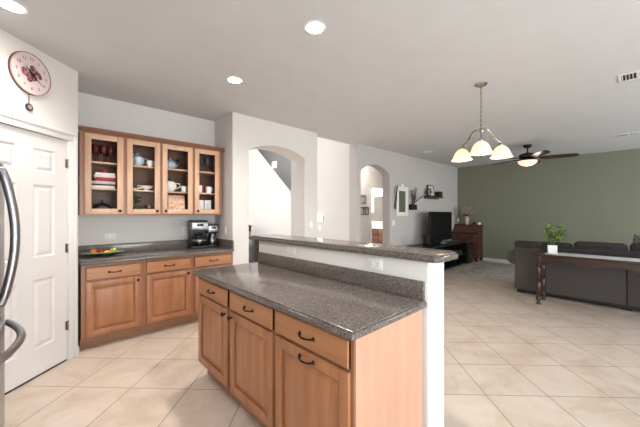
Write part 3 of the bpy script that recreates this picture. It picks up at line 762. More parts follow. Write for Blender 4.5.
# outlets and switches
def wall_plate(name, label, loc, rz, gang=1, kind='outlet'):
    t = thing(name, label, 'switch' if kind == 'switch' else 'outlet', loc, rz)
    w = .072 if gang == 1 else .118; h_ = .058 if (gang == 1 or kind == 'switch') else .037; m = MB(); m.box(-w / 2, w / 2, -.006, 0, -h_, h_, .003); m.build('plate', M['white'], t)
    if gang == 2 and kind != 'switch':
        for sx in (-1, 1):
            m = MB(); m.box(sx * .024 - .017, sx * .024 + .017, -.008, -.005, -.0165, .0165, .002); r_ = m.build('receptacle', M['white'], t)
            m = MB(); m.box(sx * .024 - .005, sx * .024 + .005, -.0085, -.0079, -.008, -.006); m.box(sx * .024 - .005, sx * .024 + .005, -.0085, -.0079, .006, .008); m.build('slots', M['gap'], r_)
        return t
    for k in range(gang):
        cx = (k - (gang - 1) / 2) * .046
        if kind == 'switch' or (gang == 2 and k == 0 and kind == 'mixed'):
            m = MB(); m.box(cx - .016, cx + .016, -.009, -.005, -.034, .034, .002); m.build('rocker', M['white'], t)
        else:
            for sz in (-1, 1):
                m = MB(); m.box(cx - .0165, cx + .0165, -.008, -.005, sz * .02 - .014, sz * .02 + .014, .002); r_ = m.build('receptacle', M['white'], t)
                m = MB(); m.box(cx - .007, cx - .005, -.0085, -.0079, sz * .02 - .004, sz * .02 + .006); m.box(cx + .005, cx + .007, -.0085, -.0079, sz * .02 - .004, sz * .02 + .006); m.build('slots', M['gap'], r_)
    return t
t = wall_plate('outlet', 'white double outlet on the wall above the fruit platter counter', (.592, 4.309, 1.09), 0, 2)
wall_plate('outlet', 'white outlet half hidden behind the larger coffee maker', (1.44, 4.309, 1.12), 0, 1)
wall_plate('light_switch', 'white rocker switch on the niche side wall right of coffee makers', (1.879, 3.95, 1.12), R(-90), 1, 'switch')
t = wall_plate('outlet', 'white outlet at far end of the island half wall', (1.539, 1.99, 1.055), R(-90), 2)
t = wall_plate('outlet', 'white outlet at near end of the island half wall', (1.539, 1.13, 1.052), R(-90), 2, 'mixed')
for o in (t,): pass
wall_plate('light_switch', 'white switch plate on the arch pillar above the bar top', (3.13, 3.739, 1.16) if False else (3.30, 3.739, 1.18), 0, 1, 'switch')
wall_plate('light_switch', 'white switch plate on the television wall below the framed mirror', (5.76, 3.729, 1.145), 0, 2, 'switch')

# ================================================================== REFRIGERATOR
t = thing('refrigerator', 'stainless steel refrigerator with bowed handles beside the pantry door', 'refrigerator', (-0.16, 1.84, 0), R(90))
W = .91
m = MB(); m.box(.004, W - .004, .075, .78, .02, 1.645, .004); m.build('body', M['steel_dark'], t)
def fdoor(name, x0, x1, z0, z1, bulge):
    m = MB(); n = 12; pts = []
    for k in range(n + 1):
        u = k / n; x = x0 + (x1 - x0) * u; pts.append((x, .03 - bulge * (1 - (2 * u - 1) ** 2) ** .7))
    m.prism([(x1, .07), (x0, .07)] + pts, 'Z', z0, z1, .004); return m.build(name, M['steel'], t, 30)
dA = fdoor('door', .004, W / 2 - .003, .785, 1.655, .024); dB = fdoor('door', W / 2 + .003, W - .004, .785, 1.655, .024)
dC = fdoor('freezer_drawer', .004, W - .004, .09, .775, .034)
m = MB(); m.box(.02, W - .02, .03, .08, .012, .085, .004); m.build('base_grille', M['black'], t)
def bowed(parent, p0, p1, out, r=.016):
    m = MB(); pts = []
    p0, p1 = Vector(p0), Vector(p1)
    for k in range(19):
        u = k / 18; p = p0.lerp(p1, u); p.y -= out * math.sin(PI * u) ** .95; pts.append(p)
    pts = [Vector((pts[0].x, .035, pts[0].z))] + pts + [Vector((pts[-1].x, .035, pts[-1].z))]
    m.tube(pts, [r * 1.15] * 21, 12); return m.build('handle', M['steel'], parent)
bowed(dA, (W / 2 - .03, -.005, 1.60), (W / 2 - .03, -.005, .90), .047)
bowed(dB, (W / 2 + .03, -.005, 1.60), (W / 2 + .03, -.005, .90), .047)
bowed(dC, (.10, -.002, .70), (W - .10, -.002, .70), .072)

# ================================================================== CLOCK
def onpw(lx, ly=0.0): return pw(lx, ly)
x, y = onpw(-.468, -.001)
t = thing('wall_clock', 'round pink wall clock with blossom print and small pendulum', 'clock', (x, y, 2.50), PRZ)
r = .166
m = MB(); m.lathe([(r * .9, 0), (r, -.006), (r, -.022), (r * .992, -.0255), (r * .955, -.0255), (r * .955, -.020), (0, -.020)], seg=48, axis='Y'); o = m.build('rim', [M['clockrim'], plain('clock_side_brown', rgb(84, 58, 50), .5)], t)
for p_ in o.data.polygons:
    if abs(p_.normal.y) < .3: p_.material_index = 1
m = MB(); m.lathe([(r * .95, -.0205), (r * .95, -.0225), (0, -.0225)], seg=48, axis='Y'); f = m.build('face', M['clockface'], t)
m = MB(); rnd = random.Random(3)
for k in range(14):
    a = rnd.random() * 6.28; q = rnd.uniform(0, .065); m.lathe([(rnd.uniform(.018, .03), -.0225), (.015, -.0232 - k * .00004), (0, -.0233 - k * .00004)], (q * math.cos(a) * 1.2, 0, q * math.sin(a) * .8 - .002), 9, 'Y')
m.build('blossom_print', M['blossoms'], f)
def text_mesh(mb_name, items, mat, parent):
    """numerals as one mesh lying on the face"""
    m = MB()
    for s_, lx, lz, size in items:
        cu = bpy.data.curves.new('t', 'FONT'); cu.body = s_; cu.size = size; cu.align_x = 'CENTER'; cu.align_y = 'CENTER'; cu.extrude = .0004
        ob = bpy.data.objects.new('t', cu); me = bpy.data.meshes.new_from_object(ob)
        b = MB(); b.bm.from_mesh(me); m.merge(b, Matrix.Translation((lx, -.0232, lz)) @ Matrix.Rotation(R(90), 4, 'X'))
        bpy.data.objects.remove(ob); bpy.data.curves.remove(cu); bpy.data.meshes.remove(me)
    return m.build(mb_name, mat, parent, 0)
text_mesh('numerals', [(str(k), .118 * math.sin(k * PI / 6), .118 * math.cos(k * PI / 6), .034) for k in range(1, 13)], plain('clock_numeral_ink', rgb(104, 66, 72), .5), f)
def hand(ang, L, wd, yy):
    m = MB(); c, s_ = math.sin(ang), math.cos(ang)
    m.prism([(-c * .02 - s_ * wd, -s_ * .02 + c * wd), (c * L, s_ * L), (-c * .02 + s_ * wd, -s_ * .02 - c * wd)], 'Y', yy, yy - .0015); m.build('hand', M['black'], t)
hand(R(127), .11, .008, -.027); hand(R(315), .075, .010, -.0252)
m = MB(); m.lathe([(.007, -.0225), (.007, -.029), (0, -.03)], seg=12, axis='Y'); m.build('hub', M['black'], t)
m = MB(); m.lathe([(.005, -.0225), (.005, -.0245), (0, -.0245)], (0, 0, -.05), 10, 'Y'); m.build('winding_hole', M['black'], t)
m = MB(); m.tube([(-.012, -.010, -.150), (-.012, -.010, -.242)], .0035, 8); p = m.build('pendulum', M['nickel'], t)
m = MB(); m.lathe([(.026, -.006), (.030, -.010), (.030, -.016), (.022, -.019), (0, -.019)], (-.012, 0, -.272), 20, 'Y'); m.build('bob', M['steel_dark'], p)
m = MB(); m.lathe([(.018, -.0192), (.018, -.0205), (0, -.0205)], (-.012, 0, -.272), 18, 'Y'); m.build('bob_face', M['clockrim'], p)

# ================================================================== CEILING FIXTURES
for lb, x, y in (('recessed ceiling light nearest above the island', 1.463, 1.617), ('recessed ceiling light farther off, toward the arched wall', 1.440, 2.823), ('recessed ceiling light near the pantry wall at the left corner', -.152, 2.813), ('recessed ceiling light', -.10, 1.60)):
    if lb == 'recessed ceiling light': continue
    t = thing('recessed_light', lb, 'light', (x, y, CH), 0)
    m = MB(); m.lathe([(.062, -.001), (.062, -.004), (.078, -.006), (.084, -.0005), (.062, -.0005)], seg=32); m.build('trim_ring', M['white'], t)
    m = MB(); m.lathe([(.0615, -.0035), (0, -.0035)], seg=32); m.build('lens', M['canlight'], t)
    d = bpy.data.lights.new('can_lamp', 'SPOT'); d.energy = 52; d.spot_size = R(150); d.spot_blend = .9; d.shadow_soft_size = .06; d.color = (1, .96, .91)
    o = bpy.data.objects.new('can_lamp', d); COL.objects.link(o); o.location = (x, y, CH - .02)

def ceil_vent(lb, x0, x1, y0, y1, n):
    t = thing('ceiling_vent', lb, 'vent', ((x0 + x1) / 2, (y0 + y1) / 2, CH), 0)
    a, b = (x1 - x0) / 2, (y1 - y0) / 2; m = MB()
    m.box(-a, a, -b, -b + .022, -.009, -.0003, .003); m.box(-a, a, b - .022, b, -.009, -.0003, .003); m.box(-a, -a + .022, -b + .022, b - .022, -.009, -.0003, .003); m.box(a - .022, a, -b + .022, b - .022, -.009, -.0003, .003)
    m.box(-a + .022, a - .022, -.008, .008, -.008, -.001); m.build('frame', M['white'], t)
    m = MB(); m.box(-a + .02, a - .02, -b + .02, b - .02, -.0012, -.0004); m.build('opening', M['gap'], t)
    m = MB()
    for k in range(n):
        yy = -b + .03 + (2 * b - .06) * k / (n - 1); m.obox((0, yy, -.005), (2 * a - .05, .012, .0012), Matrix.Rotation(R(40), 3, 'X'))
    m.build('louvers', M['white'], t, 0)
ceil_vent('white ceiling vent nearer the camera at the right edge', 4.17, 4.40, -.16, .125, 10)
ceil_vent('white ceiling vent farther off, close to the green wall', 7.36, 7.52, -.10, .27, 12)
t = thing('ceiling_speaker', 'round flush disc on the ceiling above the television wall', 'speaker', (6.28, 3.18, CH), 0)
m = MB(); m.lathe([(.11, -.0004), (.115, -.006), (.10, -.010), (.09, -.007), (0, -.007)], seg=32); m.build('grille', M['white'], t)

# chandelier
CX_, CY_ = 3.393, 1.124
t = thing('chandelier', 'brushed nickel chandelier with three cream bell shades', 'chandelier', (CX_, CY_, CH), 0)
m = MB(); m.lathe([(.062, -.0005), (.060, -.010), (.040, -.024), (.016, -.034), (.006, -.040), (0, -.040)], seg=24); m.build('canopy', M['nickel'], t)
m = MB(); z = -.04; k = 0
while z > -.43:                                            # chain links
    pts = []
    for j in range(13):
        a = 2 * PI * j / 12; u, v = .007 * math.cos(a), .016 * math.sin(a)
        pts.append((u, 0, z - .014 + v) if k % 2 else (0, u, z - .014 + v))
    m.tube(pts, .0022, 6, False); z -= .024; k += 1
m.tube([(.004, .004, -.04), (.006, .002, -.2), (.004, .004, -.44)], .0018, 6)
m.build('chain', M['nickel'], t)
m = MB(); m.lathe([(0, -.43), (.008, -.435), (.006, -.46), (.018, -.475), (.026, -.495), (.02, -.515), (.010, -.53), (.010, -.66), (.022, -.69), (.014, -.715), (.018, -.735), (.006, -.76), (.010, -.775), (0, -.785)], seg=20); m.build('stem', M['nickel'], t)
toward = math.atan2(-CY_, -CX_)
for k in range(3):
    a = toward + k * 2 * PI / 3; c, s_ = math.cos(a), math.sin(a)
    P = lambda r_, z_: (r_ * c, r_ * s_, z_)
    pts = [P(.018, -.50), P(.06, -.475), P(.10, -.50), P(.14, -.56), P(.18, -.60), P(.215, -.615), P(.218, -.63)]
    m = MB(); fine = []
    for i in range(len(pts) - 1):
        for q in range(4): fine.append(Vector(pts[i]).lerp(Vector(pts[i + 1]), q / 4))
    fine.append(Vector(pts[-1]))
    for _ in range(2): fine = [fine[0]] + [(fine[i - 1] + fine[i] * 2 + fine[i + 1]) / 4 for i in range(1, len(fine) - 1)] + [fine[-1]]
    m.tube(fine, .0085, 8)
    curl = [P(.10 + .035 * math.cos(b / 10 * 5) * (1 - b / 14), -.575 + .035 * math.sin(b / 10 * 5) * (1 - b / 14)) for b in range(11)]
    m.tube(curl, .004, 6); m.tube([P(.012, -.66), P(.07, -.63), P(.15, -.66), P(.205, -.63)], .0035, 6)
    m.build('arm', M['nickel'], t)
    m = MB(); m.lathe([(.010, -.622), (.026, -.632), (.028, -.655), (.024, -.665), (0, -.665)], P(.218, 0), 16); m.build('socket', M['nickel'], t)
    m = MB(); sh = [(.026, -.655), (.042, -.664), (.066, -.688), (.082, -.72), (.092, -.752), (.108, -.776), (.105, -.777), (.089, -.752), (.079, -.72), (.063, -.69), (.040, -.668), (.026, -.66)]
    m.lathe(sh, P(.218, 0), 28); m.build('shade', M['shade'], t)
    m = MB(); m.ball(P(.218, -.71), .028); m.build('bulb', emit('bulb_%d' % k, (1, .86, .66, 1), 3), t)
    d = bpy.data.lights.new('chandelier_lamp', 'POINT'); d.energy = 3; d.color = (1, .86, .7); d.shadow_soft_size = .03
    o = bpy.data.objects.new('chandelier_lamp', d); COL.objects.link(o); o.location = (CX_ + .218 * c, CY_ + .218 * s_, CH - .735)

# ceiling fan
FX, FYY = 7.15, 1.50
t = thing('ceiling_fan', 'dark bronze five-blade ceiling fan with glowing bowl light', 'ceiling fan', (FX, FYY, CH), 0)
m = MB(); m.lathe([(.075, -.0005), (.078, -.012), (.06, -.05), (.02, -.068), (0, -.068)], seg=24); m.build('canopy', M['bronze'], t)
m = MB(); m.lathe([(.013, -.06), (.013, -.17), (0, -.17)], seg=12); m.build('downrod', M['bronze'], t)
m = MB(); m.lathe([(.02, -.15), (.06, -.165), (.13, -.185), (.155, -.215), (.15, -.25), (.12, -.275), (.07, -.285), (.07, -.30), (0, -.30)], seg=32); m.build('motor', M['bronze'], t)
m = MB(); m.lathe([(.165, -.30), (.178, -.305), (.178, -.318), (.165, -.322), (0, -.322)], seg=32); m.build('light_ring', M['bronze'], t)
m = MB(); m.lathe([(.165, -.321), (.162, -.35), (.135, -.385), (.085, -.41), (.03, -.42), (0, -.421)], seg=32); m.build('light_bowl', M['fanbowl'], t)
d = bpy.data.lights.new('fan_lamp', 'POINT'); d.energy = 3; d.color = (1, .85, .7); d.shadow_soft_size = .1
o = bpy.data.objects.new('fan_lamp', d); COL.objects.link(o); o.location = (FX, FYY, CH - .5)
bw = wood('fan_blade_dark_wood', rgb(44, 32, 27), rgb(70, 50, 40), 'X', rough=.3)
rr = math.radians(YAW) - PI / 2                             # world angle of the view's right direction
for a in (-31, 41, 113, 185, 257):
    th = rr + R(a); rot = Matrix.Rotation(th, 4, 'Z')
    m = MB(); pl = [(.20, -.05), (.32, -.068), (.55, -.072), (.72, -.068), (.785, -.045), (.80, 0), (.785, .045), (.72, .068), (.55, .072), (.32, .068), (.20, .05)]
    b = MB(); b.prism(pl, 'Z', -.004, .004, .002); m.merge(b, rot @ Matrix.Translation((0, 0, -.275)) @ Matrix.Rotation(R(-19), 4, 'X')); bl = m.build('blade', bw, t)
    m = MB(); b = MB(); b.prism([(.11, -.02), (.17, -.012), (.21, -.035), (.27, -.03), (.29, 0), (.27, .03), (.21, .035), (.17, .012), (.11, .02)], 'Z', .004, .010, .001)
    m.merge(b, rot @ Matrix.Translation((0, 0, -.275)) @ Matrix.Rotation(R(-19), 4, 'X')); m.build('blade_bracket', M['bronze'], bl)

# ================================================================== LIVING ROOM
# rug
m = MB(); m.box(6.78, 8.90, -.9, 2.83, .0005, .011, .004); t = m.build('area_rug', M['rug']); tag(t, 'grey and pink faded floral rug on the tile before the green wall', 'rug')
m = MB()
for a, b, c, d_ in ((6.69, 6.78, -.99, 2.92), (8.90, 8.99, -.99, 2.92), (6.78, 8.90, -.99, -.9), (6.78, 8.90, 2.83, 2.92)): m.box(a, b, c, d_, .0005, .0105, .003)
m.build('border', M['rug_edge'], t)

# sofa, back toward the camera, seat facing +X
t = thing('sofa', 'large charcoal grey sofa seen from behind with rolled left arm', 'sofa', (5.97, 1.44, 0), 0)
SL = 3.0                                                    # runs from y=0 down to y=-SL in local coordinates
m = MB(); m.box(.02, .93, -SL, 0, .07, .40, .02, 3); m.build('base', M['fabric'], t)
for a, b in ((-1.346, -.0), (-SL, -1.354)):
    m = MB(); m.box(0, .20, a, b, .065, .80, .018, 3); m.build('back_panel', M['fabric'], t)
m = MB(); pr_ = [(-.012, .80), (-.02, .835), (-.005, .872), (.04, .89), (.12, .888), (.19, .86), (.215, .81), (.20, .78), (0, .78)]
for a, b in ((-.36, .0),): m.prism(pr_, 'Y', a, b, .008)
m.build('back_roll', M['fabric_dark'], t)
m = MB(); m.prism([(u, v - .05) for u, v in pr_], 'Y', -SL, -.362, .008); m.build('back_rail', M['fabric_dark'], t)
for y0 in (0, -SL + .0):
    m = MB(); yc = y0 + (.0 if y0 == 0 else .0); sgn = 1 if y0 == 0 else -1
    m.box(.05, .93, y0 - .22 if sgn > 0 else y0, y0 if sgn > 0 else y0 + .22, .07, .52, .02, 3)
    m.lathe([(0, .035), (.108, .035), (.126, .05), (.13, .5), (.13, .9), (.108, .935), (0, .935)], (0, y0 + sgn * .012, .60), 24, 'X'); m.build('arm', M['fabric'], t)
for k, (a, b, h) in enumerate(((-.30, -.735, .875), (-.755, -1.36, .915), (-1.375, -2.02, .93), (-2.03, -2.70, .92))):
    m = MB(); m.box(.18, .92, b, a, .40, .52, .04, 4); m.build('seat_cushion', M['fabric'], t)
    m = MB(); m.box(.20, .44, b, a, .50, h, .06, 5); m.build('back_cushion', M['fabric_dark'], t)
for fx in (.06, .86):
    for fy in (-.08, -1.35, -SL + .08):
        m = MB(); m.box(fx - .035, fx + .035, fy - .05, fy + .05, .0 if fx < .5 else .012, .07, .004); m.build('foot', M['black'], t)
m = MB(); m.box(.012, .05, -SL + .13, -.13, .02, .068); m.build('bottom_rail', M['black'], t)
# cushions propped on the sofa
def cushion(lb, x, y, z, w_, h_, mat, rot):
    m = MB(); bm = MB(); bmesh.ops.create_cube(bm.bm, size=1); bmesh.ops.subdivide_edges(bm.bm, edges=bm.bm.edges[:], cuts=7, use_grid_fill=True)
    for v in bm.bm.verts:
        u, q = v.co.y * 2, v.co.z * 2; e = max(0, (1 - abs(u) ** 2.4)) ** .5 * max(0, (1 - abs(q) ** 2.4)) ** .5
        v.co.x *= .02 + .26 * e; v.co.y *= w_ * (1 - .10 * (1 - abs(q)) * 1); v.co.z *= h_ * (1 - .10 * (1 - abs(u)))
    m.merge(bm); o = m.build('throw_pillow', mat, None, 80); o.location = (x, y, z); o.rotation_euler = rot
    return tag(o, lb, 'pillow')
cushion('black and white patterned pillow on the sofa at right edge', 6.62, -.16, .79, .46, .46, M['patterned'], (R(10), R(-12), R(6)))

# console table with turned legs and scalloped apron
t = thing('console_table', 'long dark wood console table with turned legs behind the sofa', 'table', (5.40, 1.03, 0), 0)
TL = 2.2; TW = .40; TH = .76
m = MB(); m.box(-.02, TW + .02, -TL - .02, .02, TH - .028, TH, .008, 3); m.build('tabletop', M['darkwood_h'], t)
def apron(along, a, b, at, th, name='apron'):
    n = 48; pts = [(a, TH - .029), (b, TH - .029)]
    for k in range(n + 1):
        u = 1 - k / n; v = a + (b - a) * u
        s_ = .085 + .022 * math.cos(u * 2 * PI * max(1, round(abs(b - a) / .55))) * (1 if abs(b - a) > .5 else .5)
        pts.append((v, TH - .029 - s_))
    m = MB(); m.prism(pts, 'X' if along == 'Y' else 'Y', at, at + th); return m.build(name, M['darkwood_h'], t, 0)
apron('Y', -TL + .03, -.03, .005, .02); apron('Y', -TL + .03, -.03, TW - .025, .02); apron('X', .03, TW - .03, -.025, .02); apron('X', .03, TW - .03, -TL + .005, .02)
legp = [(.012, 0), (.020, .004), (.024, .02), (.016, .04), (.014, .055), (.026, .075), (.028, .10), (.020, .12), (.025, .14), (.018, .155), (.027, .20), (.030, .26), (.024, .32), (.018, .34), (.028, .36), (.030, .38), (.018, .40), (.024, .46), (.028, .52), (.020, .555), (.026, .575), (.018, .59), (.018, .60)]
legp = [(r_ * 1.3, h_) for r_, h_ in legp]
for lx in (.03, TW - .03):
    for ly in (-.03, -TL + .03):
        m = MB(); m.lathe(legp, (lx, ly, 0), 18); m.box(lx - .036, lx + .036, ly - .036, ly + .036, .59, TH - .0285, .003); m.build('leg', M['darkwood'], t)
m = MB(); m.box(5.425, 5.775, -1.1, .93, TH + .0005, TH + .006, .002); tag(m.build('table_runner', M['runner']), 'pale runner lying along the dark console table', 'runner')

# bamboo plant in white cube pot
t = thing('potted_plant', 'leafy green plant in a white square pot on the console table', 'plant', (5.56, .855, TH + .0065), R(12))
m = MB(); 
m.prism([(-.055, -.055), (.055, -.055), (.055, .055), (-.055, .055)], 'Z', 0, .125, .006); m.build('pot', M['white'], t)
m = MB(); m.box(-.047, .047, -.047, .047, .1245, .1275); m.build('soil', M['soil'], t)
stm = MB(); lf = MB(); lf2 = MB(); rnd = random.Random(11)
for k in range(7):
    a = rnd.random() * 6.28; q = rnd.uniform(0, .025); h = rnd.uniform(.16, .36); ln = rnd.uniform(.02, .13)
    b0 = Vector((q * math.cos(a), q * math.sin(a), .12)); b1 = b0 + Vector((ln * math.cos(a), ln * math.sin(a), h))
    stm.tube([b0, b0.lerp(b1, .5) + Vector((0, 0, .02)), b1], [.004, .0035, .002], 6)
    for j in range(13):
        u = .3 + .7 * j / 12; p = b0.lerp(b1, u); aa = rnd.random() * 6.28; e = rnd.uniform(.0, 1.0)
        (lf if j % 2 else lf2).leaf(p, (math.cos(aa) * math.cos(e), math.sin(aa) * math.cos(e), math.sin(e)), rnd.uniform(.10, .18), .036, .55, 5)
stm.build('stems', M['leaf'], t); lf.build('leaves', M['leaf'], t); lf2.build('leaves', M['leaf_light'], t)

# television, stand
t = thing('television_stand', 'low black television stand against the shaded wall', 'stand', (6.05, 3.06, 0), 0)
m = MB(); m.box(0, 2.2, 0, .50, .58, .62, .004); m.build('top', M['black'], t)
m = MB(); m.box(0, .03, .01, .5, 0, .58); m.box(2.17, 2.2, .01, .5, 0, .58); m.box(.74, .76, .02, .5, .06, .58); m.box(1.45, 1.47, .02, .5, .06, .58); m.box(.03, 2.17, .48, .5, .06, .58); m.box(.03, 2.17, .01, .48, .03, .06); m.build('body', M['black'], t)
m = MB(); m.box(.03, 2.17, .03, .46, .27, .29); m.build('shelf', M['black'], t)
t = thing('television', 'black flat screen television on the black stand', 'television', (7.33, 3.36, .6205), 0)
m = MB(); m.box(-.60, .60, -.018, .03, .05, .775, .006); m.box(-.35, .35, .03, .06, .15, .55, .02); m.build('housing', M['black'], t)
m = MB(); m.box(-.585, .585, -.0195, -.017, .07, .765); m.build('screen', M['screen'], t)
m = MB(); m.box(-.05, .05, .0, .03, .01, .06); m.box(-.24, .24, -.12, .12, 0, .014, .004); m.build('foot', M['black'], t)
def gadget(nm, lb, cat, x, y, z, w_, d_, h_, mat, extra=True):
    t = thing(nm, lb, cat, (x, y, z), 0); m = MB(); m.box(-w_ / 2, w_ / 2, -d_ / 2, d_ / 2, 0, h_, .006); m.build('case', mat, t)
    if extra: m = MB(); m.box(-w_ * .42, w_ * .42, -d_ / 2 - .002, -d_ / 2 + .001, h_ * .3, h_ * .7); m.build('front_panel', M['steel_dark'], t)
    return t
gadget('receiver', 'silver media receiver on right half of the television stand shelf', 'receiver', 7.87, 3.28, .2905, .40, .30, .09, M['steel'])
gadget('game_console', 'pale small console on top of the stand before the screen', 'console', 7.02, 3.14, .6205, .20, .10, .05, M['steel'])
gadget('media_box', 'black media box on the middle of the stand shelf', 'console', 7.28, 3.28, .2905, .38, .3, .08, M['black_gloss'])
gadget('subwoofer', 'black subwoofer on the floor right of the television stand', 'speaker', 8.48, 3.24, .0, .30, .34, .50, M['black'])
t = thing('floor_speaker', 'black slim speaker standing on the left end of the stand', 'speaker', (6.30, 3.22, .6205), 0)
m = MB(); m.box(-.05, .05, -.06, .06, 0, .26, .006); m.build('cabinet', M['black'], t)
for zz in (.07, .17): m = MB(); m.lathe([(.036, 0), (.034, -.005), (.02, -.002), (0, -.004)], (0, -.0605, zz), 18, 'Y'); m.build('driver', M['steel_dark'], t)

# slant-front desk against the green wall, drawers facing -X
t = thing('writing_desk', 'brown slant-front writing desk against the green wall', 'desk', (8.825, 3.705, 0), R(-90))
W, D, H = .69, .415, 1.03
m = MB()
side = [(0, .10), (D, .10), (D, H - .02), (.20, H - .02), (.0, .80)]
m.prism(side, 'X', 0, .02); m.prism(side, 'X', W - .02, W); m.box(.02, W - .02, D - .015, D, .10, H - .02); m.box(.02, W - .02, .0, D - .015, .10, .12); m.box(.02, W - .02, 0, D - .015, .775, .79)
m.build('body', M['mahogany_dark'], t)
m = MB(); m.box(-.012, W + .012, .185, D + .0, H - .022, H, .004); m.build('top', M['mahogany_dark'], t)
m = MB(); L = math.hypot(.20, .21); ang = math.atan2(.21, .20)
m.obox((W / 2, .102, .902), (W - .03, L - .01, .02), Matrix.Rotation(ang, 3, 'X'), .003); l_ = m.build('slant_lid', M['mahogany'], t)
m = MB(); m.lathe([(.014, 0), (.012, -.006), (0, -.006)], (W / 2, .05, .885), 12, 'Y'); m.build('keyhole', M['bronze'], l_)
for k, (a, b) in enumerate(((.60, .765), (.445, .59), (.29, .435), (.13, .28))):
    m = MB(); m.box(.028, W - .028, -.010, .02, a, b, .004); dr = m.build('drawer', M['mahogany'], t)
    for xx in (.14, W - .14):
        m = MB(); m.tube([(xx - .035, -.012, (a + b) / 2 + .01), (xx - .03, -.028, (a + b) / 2 - .008), (xx + .03, -.028, (a + b) / 2 - .008), (xx + .035, -.012, (a + b) / 2 + .01)], .005, 6); m.box(xx - .045, xx + .045, -.013, -.009, (a + b) / 2 - .018, (a + b) / 2 + .026, .002); m.build('pull', M['bronze'], dr)
m = MB()
foot = [(0, 0), (.06, 0), (.075, .06), (.13, .10), (0, .10)]
m.prism([(u, v) for u, v in foot], 'Y', -.005, .02); m.prism([(W - u, v) for u, v in foot], 'Y', -.005, .02)
m.prism([(W / 2 - .12, .10), (W / 2, .06), (W / 2 + .12, .10)], 'Y', -.003, .015); m.box(.0, .05, D - .06, D, 0, .10); m.box(W - .05, W, D - .06, D, 0, .10)
m.build('bracket_feet', M['mahogany_dark'], t, 0)
# things on the desk
t = thing('flower_vase', 'pale vase of dried pink blossoms on top of the writing desk', 'vase', (8.99, 3.36, 1.0305), 0)
m = MB(); m.lathe([(.035, 0), (.04, .01), (.062, .11), (.06, .16), (.045, .20), (.06, .235), (.055, .235), (.04, .2), (0, .19)], seg=20); m.build('vase', M['flower'], t)
s1 = MB(); f1 = MB(); rnd = random.Random(5)
for k in range(60):
    a = rnd.random() * 6.28; e = rnd.uniform(.5, 1.45); L = rnd.uniform(.12, .30); tip = Vector((math.cos(a) * math.cos(e) * L * .8, math.sin(a) * math.cos(e) * L * 1.0, .23 + math.sin(e) * L))
    s1.tube([(0, 0, .2), tip], .0025, 5); f1.ball(tip, rnd.uniform(.012, .02), (1, 1, .8), 7, 5)
    f1.ball(tip + Vector((rnd.uniform(-.03, .03), rnd.uniform(-.03, .03), -.03)), .014, (1, 1, .8), 6, 4)
s1.build('stems', M['twig'], t); f1.build('blossoms', M['flower'], t)
t = thing('glass_lantern', 'clear glass candle holder at left end of the desk top', 'candle holder', (9.06, 3.63, 1.0305), 0)
m = MB(); m.lathe([(.04, 0), (.042, .02), (.012, .035), (.012, .06), (.045, .08), (.05, .20), (.04, .28), (.037, .28), (.046, .2), (.04, .085), (0, .075)], seg=20); m.build('holder', M['clearglass'], t)
m = MB(); m.lathe([(.024, .08), (.024, .16), (0, .162)], seg=14); m.build('candle', M['china'], t)
def jar(lb, x, y, z, r, h, mat): 
    t = thing('jar', lb, 'jar', (x, y, z), 0); m = MB(); m.lathe([(r * .8, 0), (r, .01), (r, h * .8), (r * .7, h), (0, h)], seg=16); m.build('body', mat, t)
    m = MB(); m.lathe([(r * .72, h), (r * .72, h + .012), (0, h + .014)], seg=14); m.build('lid', M['steel_dark'], t)
jar('dark squat jar on the desk right of the vase', 9.05, 3.17, 1.0305, .045, .07, M['black'])
jar('white squat jar at the right end of the desk top', 9.05, 3.05, 1.0305, .045, .065, M['china'])

# wall decoration on the television wall
WY = 3.7295
t = thing('wall_mirror', 'tall narrow mirror in a scalloped distressed white frame', 'mirror', (6.10, WY, 1.63), 0)
hw_, hh_ = .235, .32
def rect_ring(mb, a, b, a2, b2, y0, y1):
    mb.box(-a, -a2, y0, y1, -b, b, .004); mb.box(a2, a, y0, y1, -b, b, .004); mb.box(-a2, a2, y0, y1, -b, -b2, .004); mb.box(-a2, a2, y0, y1, b2, b, .004)
m = MB(); rect_ring(m, hw_, hh_, hw_ - .075, hh_ - .075, -.03, 0)
for k in range(9): m.ball((-hw_ + k * hw_ / 4, -.018, hh_), .032, (1, .5, 1), 10, 6); m.ball((-hw_ + k * hw_ / 4, -.018, -hh_), .026, (1, .5, 1), 10, 6)
for k in range(1, 10): m.ball((-hw_, -.018, -hh_ + k * hh_ / 5), .022, (1, .5, 1), 10, 6); m.ball((hw_, -.018, -hh_ + k * hh_ / 5), .022, (1, .5, 1), 10, 6)
m.ball((0, -.02, hh_ + .04), .05, (1.2, .4, 1), 12, 8); m.build('frame', M['shabby'], t)
m = MB(); m.box(-hw_ + .072, hw_ - .072, -.012, -.008, -hh_ + .072, hh_ - .072); m.build('glass', M['mirror'], t)
m = MB(); rnd = random.Random(9)
for k in range(9):
    pts = [Vector((5.80 + rnd.uniform(-.02, .03), WY - .02, 1.45))]
    for j in range(6): pts.append(pts[-1] + Vector((rnd.uniform(-.03, .035) + (.02 if j > 3 else 0), rnd.uniform(-.012, .004), .09)))
    m.tube(pts, [.006, .005, .004, .004, .003, .003, .002], 5)
tag(m.build('twig_swag', M['twig']), 'dark twisted twig swag hanging at the left side of mirror', 'twigs')
t = thing('wall_vase', 'dark wall pocket with long dried branches right of the mirror', 'vase', (6.52, WY, 1.44), 0)
m = MB(); m.box(-.115, .115, -.10, 0, 0, .13, .008); m.box(-.095, .095, -.085, -.012, .125, .132); m.build('pocket', M['black'], t)
m = MB(); rnd = random.Random(2)
